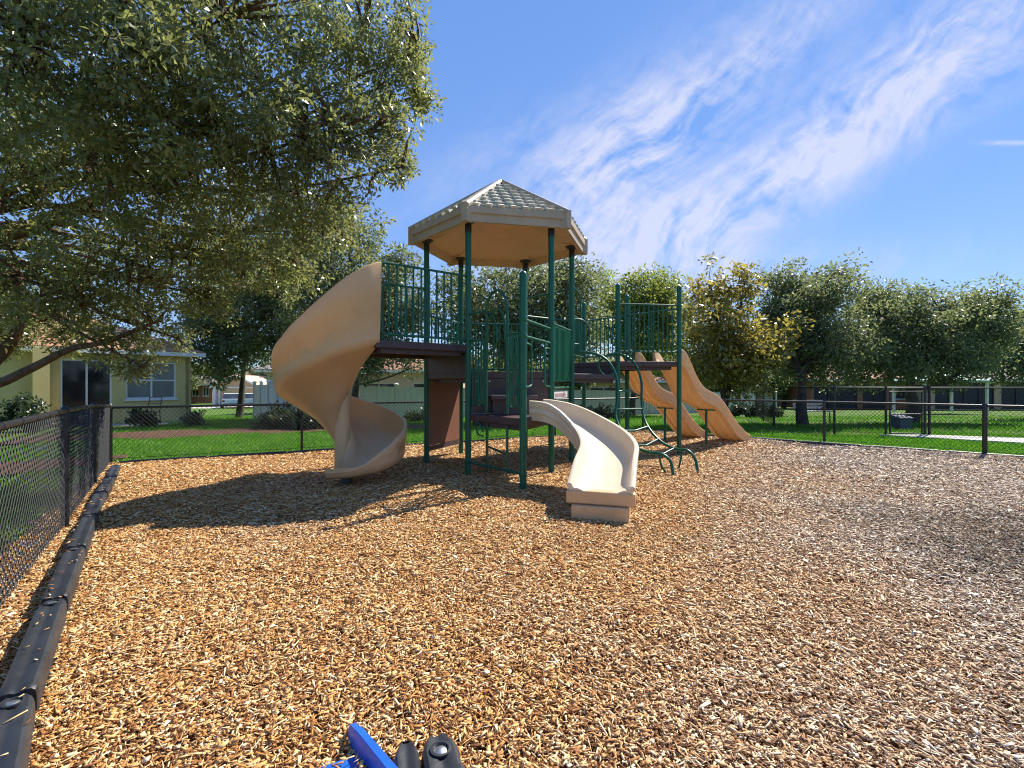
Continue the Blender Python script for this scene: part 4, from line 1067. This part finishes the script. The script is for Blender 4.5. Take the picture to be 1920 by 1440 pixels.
b = MB().add([o+up*(zg+2.302), o+u*gl+up*(zg+2.302), pk, o-n*.2+up*(zg+2.302), o+u*gl-n*.2+up*(zg+2.302), pk-n*.2], [(0, 1, 2), (5, 4, 3), (0, 2, 5, 3), (2, 1, 4, 5), (1, 0, 3, 4)]); b.build('gable', M['tan_stucco'], gh, smooth=0)
b = MB()
for sg, e in ((1, o-u*.4+up*(zg+2.1)), (-1, o+u*(gl+.4)+up*(zg+2.1))): 
    k = pk+up*.12
    b.add([e+n*.5, k+n*.5, k-n*8, e-n*8, e+n*.5-up*.1, k+n*.5-up*.1, k-n*8-up*.1, e-n*8-up*.1], [(0, 1, 2, 3), (7, 6, 5, 4), (0, 4, 5, 1), (1, 5, 6, 2), (2, 6, 7, 3), (3, 7, 4, 0)])
rf = b.build('roof', M['peach_stucco'], gh, smooth=0)
b = MB()
for e in (o-u*.4+up*(zg+2.1), o+u*(gl+.4)+up*(zg+2.1)): b.obox(e+n*.52-up*.16, (pk+up*.12)-(o*0+e), n*.05, up*.2)
b.build('barge_board', M['white'], rf, smooth=0)
# house wall to the left of the garage, red brown and behind
for lab, px0, px1, Y, H, rise, wm, rm, d_ in (
    ('pinkish house roof rising behind the tan garage house', 425, 520, 66, 3.1, 2.2, 'white', 'tile_orange', 8),
    ('grey stucco house half hidden by the spiral slide', 500, 640, 30, 2.7, 1.5, 'grey_stucco', 'tile_grey', 8),
    ('peach walled house behind the white fence and low branches', 655, 860, 34, 2.9, 1.5, 'peach_stucco', 'tile_orange', 8),
    ('red brown house glimpsed under the tree beside the garage', 355, 398, 62, 2.4, 1.0, 'brick', 'tile_grey', 1.5),
    ('orange walled house low behind the climber', 1085, 1260, 46, 2.6, 1.3, 'tan_stucco', 'tile_orange', 8),
    ('orange roofed house behind the dog park with dark lanai screens', 1520, 1715, 42, 2.6, 1.3, 'brick', 'tile_orange', 8),
    ('grey roofed house with dark lanai at the right edge', 1745, 2010, 40, 2.5, 1.9, 'tan_stucco', 'tile_grey', 9)):
    x0, x1 = (px0-960)/F*Y, (px1-960)/F*Y; z_ = gz(0, Y); L_ = x1-x0
    h = empty('house', (x0, Y, z_), lab, 'house', None)
    ops = [(L_*.12, L_*.42, .9, 2.0), (L_*.58, L_*.85, .9, 2.0)]
    if 'lanai' in lab: ops = [(L_*.03, L_*.45, .05, 2.2), (L_*.5, L_*.72, .05, 2.2), (L_*.82, L_*.93, .9, 2.0)]
    o, u, n = facade(h, (x0, Y), 0, L_, H, z_, ops, M[wm])
    for (s0, s1, za, zb) in ops: window(h, o, u, n, z_, s0, s1, za, zb, max(2, int((s1-s0)/1.2)), 1, M['screen'] if 'lanai' in lab else M['glass'], 'lanai_screen' if 'lanai' in lab and za < .5 else 'window', fm=M['black'] if 'lanai' in lab else None)
    MB().obox(o+up*z_-n*.201, u*.2, -n*d_, up*H).build('side_wall', M[wm], h, smooth=0)
    MB().obox(o+u*(L_-.2)+up*z_-n*.201, u*.2, -n*d_, up*H).build('side_wall', M[wm], h, smooth=0)
    hip_roof(h, o, u, n, L_, d_, z_+H+.02, rise, .5, M[rm])
# patio canopy with green roof
q = at(1760, 720, 31); cxx = q.x; zz = gz(0, 31)
cn = empty('patio_canopy', (cxx, 31, zz), 'pale green roofed canopy on posts behind the dog park oak', 'canopy')
b = MB().loft([[Vector((cxx+sx*a, 31+sy*a*.7, z)) for sx, sy in ((-1, -1), (1, -1), (1, 1), (-1, 1))] for a, z in ((2.1, 1.45), (2.1, 1.55), (.1, 2.1))], True); b.build('canopy_roof', M['canopy'], cn, smooth=0)
for sx in (-1.9, 1.9):
    for sy in (-1.2, 1.2): MB().box((cxx+sx, 31+sy, (zz+1.45)/2), (.12, .12, 1.45-zz)).build('canopy_post', M['white'], cn, smooth=0)

dv = MB().prism([(-34, 40), (-24, 40), (-24, 55), (-34, 55)], -1.2, -1.075)
tag(dv.build('driveway', M['concrete'], smooth=0), kind='structure', label='pale concrete driveway before the garage house')
def car():
    root = empty('parked_car', (0, 0, 0), 'white parked car seen from behind before the tan garage door', 'car', 'white cars before the garage')
    sec = [(-2.15, .62, .80, .34), (-2.1, .78, .92, .30), (-1.3, .84, .96, .28), (0, .86, .93, .28), (1.2, .84, .90, .28), (2.0, .74, .74, .32), (2.15, .6, .62, .38)]
    rings = [[Vector((-w, y, zb)), Vector((-w*1.02, y, (zb+zt)/2)), Vector((-w*.93, y, zt)), Vector((w*.93, y, zt)), Vector((w*1.02, y, (zb+zt)/2)), Vector((w, y, zb))] for y, w, zt, zb in sec]
    body = MB().loft(rings, True, True).build('body', M['carwhite'], root, smooth=35)
    cab = [(-1.75, .72, .93), (-1.15, .62, 1.40), (.15, .62, 1.45), (1.0, .72, .90)]
    rr_ = [[Vector((-.76, y, .86)), Vector((-w, y, z)), Vector((w, y, z)), Vector((.76, y, .86))] for y, w, z in cab]
    MB().loft(rr_, True, True).build('cabin_glass', M['carglass'], root, smooth=30)
    MB().loft([[Vector((-.63, y, z)), Vector((-.60, y, z+.035)), Vector((.60, y, z+.035)), Vector((.63, y, z))] for y, z in ((-1.18, 1.39), (-.5, 1.435), (.2, 1.43))], True, True).build('car_roof', M['carwhite'], root, smooth=30)
    for sx in (-.8, .8):
        for y in (-1.3, 1.35):
            w = MB().tube([(sx-.1, y, .32), (sx+.1, y, .32)], .32, 18).build('wheel', M['rubber'], root)
            MB().tube([(sx-.11, y, .32), (sx+.11, y, .32)], .2, 14).build('rim', M['steel'], w)
        MB().box((sx*.82, -2.13, .74), (.24, .06, .16)).build('tail_light', M['red'], root, smooth=0)
    MB().box((0, -2.16, .62), (.45, .04, .14)).build('number_plate', M['signwhite'], root, smooth=0)
    MB().box((0, -2.16, .42), (1.4, .08, .16)).build('bumper', M['bluegrey'], root, smooth=0)
    return root
c1_ = car(); q = at(434, 760, 49); c1_.location = (q.x, 49, -1.07); c1_.rotation_euler = (0, 0, R(29))
c2_ = copy_tree(c1_); q = at(470, 760, 49.5); c2_.location = (q.x, 49.5, -1.07); c2_['label'] = 'white parked car mostly hidden by the white fence end'

# dog park furniture
q = at(1525, 720, 18.5); bx, by, bz = q.x, 18.5, gz(q.x, 18.5)
be = empty('park_bench', (bx, by, bz), 'pale park bench behind the dog park fence', 'bench')
b = MB()
for k in range(4): b.box((bx, by-.18+k*.12, bz+.44), (1.2, .09, .03))
b.build('seat', M['signwhite'], be, smooth=0)
b = MB()
for k in range(3): b.box((bx, by+.27+k*.03, bz+.56+k*.12), (1.2, .03, .09))
b.build('backrest', M['signwhite'], be, smooth=0)
for sx in (-.5, .5): MB().tube([(bx+sx, by-.2, bz), (bx+sx, by-.18, bz+.42), (bx+sx, by+.22, bz+.42), (bx+sx, by+.36, bz+.86)], .022, 8).build('leg', M['black'], be)
q = at(1690, 720, 15.2); ux, uy, uz = q.x, 15.2, gz(q.x, 15.2)
ub = empty('storage_bin', (ux, uy, uz), 'blue grey plastic bin with sloping lid inside the dog park gate', 'bin')
MB().loft([[Vector((ux+sx*a, uy+sy*a, z)) for sx, sy in ((-1, -1), (1, -1), (1, 1), (-1, 1))] for a, z in ((.17, uz-.02), (.2, uz+.3))], True).build('bin_body', M['bluegrey'], ub, smooth=0)
MB().add([(ux-.22, uy-.22, uz+.30), (ux+.22, uy-.22, uz+.30), (ux+.22, uy+.22, uz+.30), (ux-.22, uy+.22, uz+.30), (ux-.22, uy-.22, uz+.33), (ux+.22, uy-.22, uz+.33), (ux+.22, uy+.22, uz+.42), (ux-.22, uy+.22, uz+.42)],
         [(3, 2, 1, 0), (4, 5, 6, 7), (0, 1, 5, 4), (1, 2, 6, 5), (2, 3, 7, 6), (3, 0, 4, 7)]).build('bin_lid', M['bluegrey'], ub, smooth=0)

# ------------------------------------------------------------------ sky, sun, camera
SUN = Vector((.68, .62, 1.0)).normalized()
elev = math.asin(SUN.z); azim = math.atan2(SUN.x, SUN.y)      # clockwise from +Y
w = bpy.data.worlds.new('World'); sc.world = w; w.use_nodes = True
N, L = w.node_tree.nodes, w.node_tree.links
bg = N['Background']
sky = N.new('ShaderNodeTexSky'); sky.sky_type = 'NISHITA'; sky.sun_disc = False
sky.sun_elevation = elev; sky.sun_rotation = azim; sky.air_density = 1.0; sky.dust_density = .05; sky.ozone_density = 1.6; sky.altitude = 0
hs = N.new('ShaderNodeHueSaturation'); hs.inputs['Saturation'].default_value = 1.2; hs.inputs['Hue'].default_value = .512
L.new(sky.outputs[0], hs.inputs['Color'])
tc = N.new('ShaderNodeTexCoord'); sep = N.new('ShaderNodeSeparateXYZ'); L.new(tc.outputs['Generated'], sep.inputs[0])
def math_(op, a, b_=None, clamp=False):
    n = N.new('ShaderNodeMath'); n.operation = op; n.use_clamp = clamp
    for i, v in enumerate((a, b_)):
        if v is None: continue
        if isinstance(v, (int, float)): n.inputs[i].default_value = v
        else: L.new(v, n.inputs[i])
    return n.outputs[0]
# cirrus: streaks on a high flat layer of air; u,v = where a sight line meets it
yy = math_('MAXIMUM', sep.outputs['Y'], .02)
uu = math_('DIVIDE', sep.outputs['X'], yy); vv = math_('DIVIDE', sep.outputs['Z'], yy)
comb = N.new('ShaderNodeCombineXYZ'); L.new(uu, comb.inputs[0]); L.new(vv, comb.inputs[1])
wn = N.new('ShaderNodeTexNoise'); wn.inputs['Scale'].default_value = 2.6; wn.inputs['Detail'].default_value = 4; L.new(comb.outputs[0], wn.inputs['Vector'])
wv = N.new('ShaderNodeVectorMath'); wv.operation = 'MULTIPLY_ADD'; wv.inputs[1].default_value = (.22, .22, 0); L.new(wn.outputs['Color'], wv.inputs[0]); L.new(comb.outputs[0], wv.inputs[2])
def streak(rot, sx, sy, scale, detail, rough):
    mp = N.new('ShaderNodeMapping'); mp.vector_type = 'TEXTURE'; mp.inputs['Rotation'].default_value = (0, 0, R(rot)); mp.inputs['Scale'].default_value = (sx, sy, 1)
    L.new(wv.outputs[0], mp.inputs['Vector'])
    n = N.new('ShaderNodeTexNoise'); n.inputs['Scale'].default_value = scale; n.inputs['Detail'].default_value = detail; n.inputs['Roughness'].default_value = rough
    L.new(mp.outputs[0], n.inputs['Vector']); return n.outputs['Fac']
s1 = streak(36, 3.4, .8, 5.0, 9, .62); s2 = streak(48, 2.2, .7, 13, 8, .65); s3 = streak(-28, 1.6, .8, 22, 6, .6)
def band(cx, cy, rot, lx, ly):
    mp = N.new('ShaderNodeMapping'); mp.vector_type = 'TEXTURE'; mp.inputs['Location'].default_value = (cx, cy, 0); mp.inputs['Rotation'].default_value = (0, 0, R(rot)); mp.inputs['Scale'].default_value = (lx, ly, 1)
    L.new(comb.outputs[0], mp.inputs['Vector'])
    ln = N.new('ShaderNodeVectorMath'); ln.operation = 'LENGTH'; L.new(mp.outputs[0], ln.inputs[0])
    d = math_('MULTIPLY', ln.outputs['Value'], ln.outputs['Value']); return math_('POWER', 2.718, math_('MULTIPLY', d, -1.0))
def uv(px, py): return ((px-960)/F, (720-py)/F)
bands = [(*uv(1190, 270), 42, .30, .10, 1.0), (*uv(1130, 335), 30, .16, .075, .75), (*uv(1420, 110), 40, .36, .06, .75), (*uv(1330, 400), 29, .34, .085, 1.05), (*uv(1600, 275), 28, .34, .06, .75), (*uv(1240, 440), 8, .22, .07, .85),
         (*uv(1660, 140), 36, .30, .08, .9), (*uv(1850, 70), 33, .22, .09, .9), (*uv(1020, 280), 22, .32, .08, .5), (*uv(1180, 500), 0, .40, .05, .75), (*uv(1500, 520), 8, .5, .05, .3), (*uv(1895, 268), 0, .05, .005, 1.3)]
acc = None
for cx, cy, rt_, lx, ly, g in bands:
    v = math_('MULTIPLY', band(cx, cy, rt_, lx, ly), g); acc = v if acc is None else math_('ADD', acc, v)
tex = math_('ADD', math_('MULTIPLY', s1, .55), math_('ADD', math_('MULTIPLY', s2, .50), math_('MULTIPLY', s3, .18)))
def maprange(v, a, b_, c, d):
    m_ = N.new('ShaderNodeMapRange'); m_.clamp = True
    for k, x in (('From Min', a), ('From Max', b_), ('To Min', c), ('To Max', d)): m_.inputs[k].default_value = x
    L.new(v, m_.inputs['Value']); return m_.outputs[0]
tx = maprange(tex, .50, .80, 0, 1.35)
fac = math_('MULTIPLY', math_('MULTIPLY', acc, tx), .74, True)
fac = math_('MINIMUM', fac, .80)
er = ramp(N, [(0, (.98, 1.70, 3.25)), (.12, (.86, 1.55, 3.15)), (.4, (.70, 1.38, 3.0)), (.75, (.58, 1.24, 2.85)), (1, (.48, 1.1, 2.7))])
L.new(math_('MAXIMUM', sep.outputs['Z'], 0), er.inputs['Fac'])
for e in er.color_ramp.elements: e.color = (e.color[0]/4, e.color[1]/4, e.color[2]/4, 1)
sc4 = N.new('ShaderNodeVectorMath'); sc4.operation = 'SCALE'; sc4.inputs['Scale'].default_value = 4; L.new(er.outputs[0], sc4.inputs[0])
even = N.new('ShaderNodeMixRGB'); even.inputs[0].default_value = .78; L.new(hs.outputs[0], even.inputs[1]); L.new(sc4.outputs[0], even.inputs[2])
mix = N.new('ShaderNodeMixRGB'); L.new(fac, mix.inputs[0]); L.new(even.outputs[0], mix.inputs[1]); mix.inputs[2].default_value = (2.95, 3.05, 3.75, 1)
L.new(mix.outputs[0], bg.inputs['Color']); bg.inputs['Strength'].default_value = .13

sun = bpy.data.lights.new('sun', 'SUN'); sun.energy = 4.8; sun.angle = R(.5); sun.color = (1, .94, .84)
so = bpy.data.objects.new('sun', sun); COL.objects.link(so); so.location = SUN*30
so.rotation_euler = SUN.to_track_quat('Z', 'Y').to_euler()

cam = bpy.data.cameras.new('camera'); cam.sensor_width = 36; cam.lens = 36*F/1920; cam.clip_end = 2000; cam.clip_start = .05
co = bpy.data.objects.new('camera', cam); COL.objects.link(co); co.location = (0, 0, CAMZ); co.rotation_euler = (R(90), 0, 0)
sc.camera = co
sc.view_settings.view_transform = 'Standard'; sc.view_settings.look = 'None'; sc.view_settings.exposure = 1.02; sc.view_settings.gamma = 1
try: sc.view_settings.use_curve_mapping = False
except Exception: pass
sc.cycles.max_bounces = 8; sc.cycles.diffuse_bounces = 4; sc.cycles.transmission_bounces = 6; sc.cycles.transparent_max_bounces = 6
sc.cycles.use_denoising = True; sc.cycles.denoiser = 'OPENIMAGEDENOISE'; sc.cycles.denoising_input_passes = 'RGB_ALBEDO_NORMAL'; sc.cycles.denoising_prefilter = 'NONE'; sc.cycles.sample_clamp_indirect = 6
sc.cycles.pixel_filter_type = 'BLACKMAN_HARRIS'; sc.cycles.filter_width = 1.15
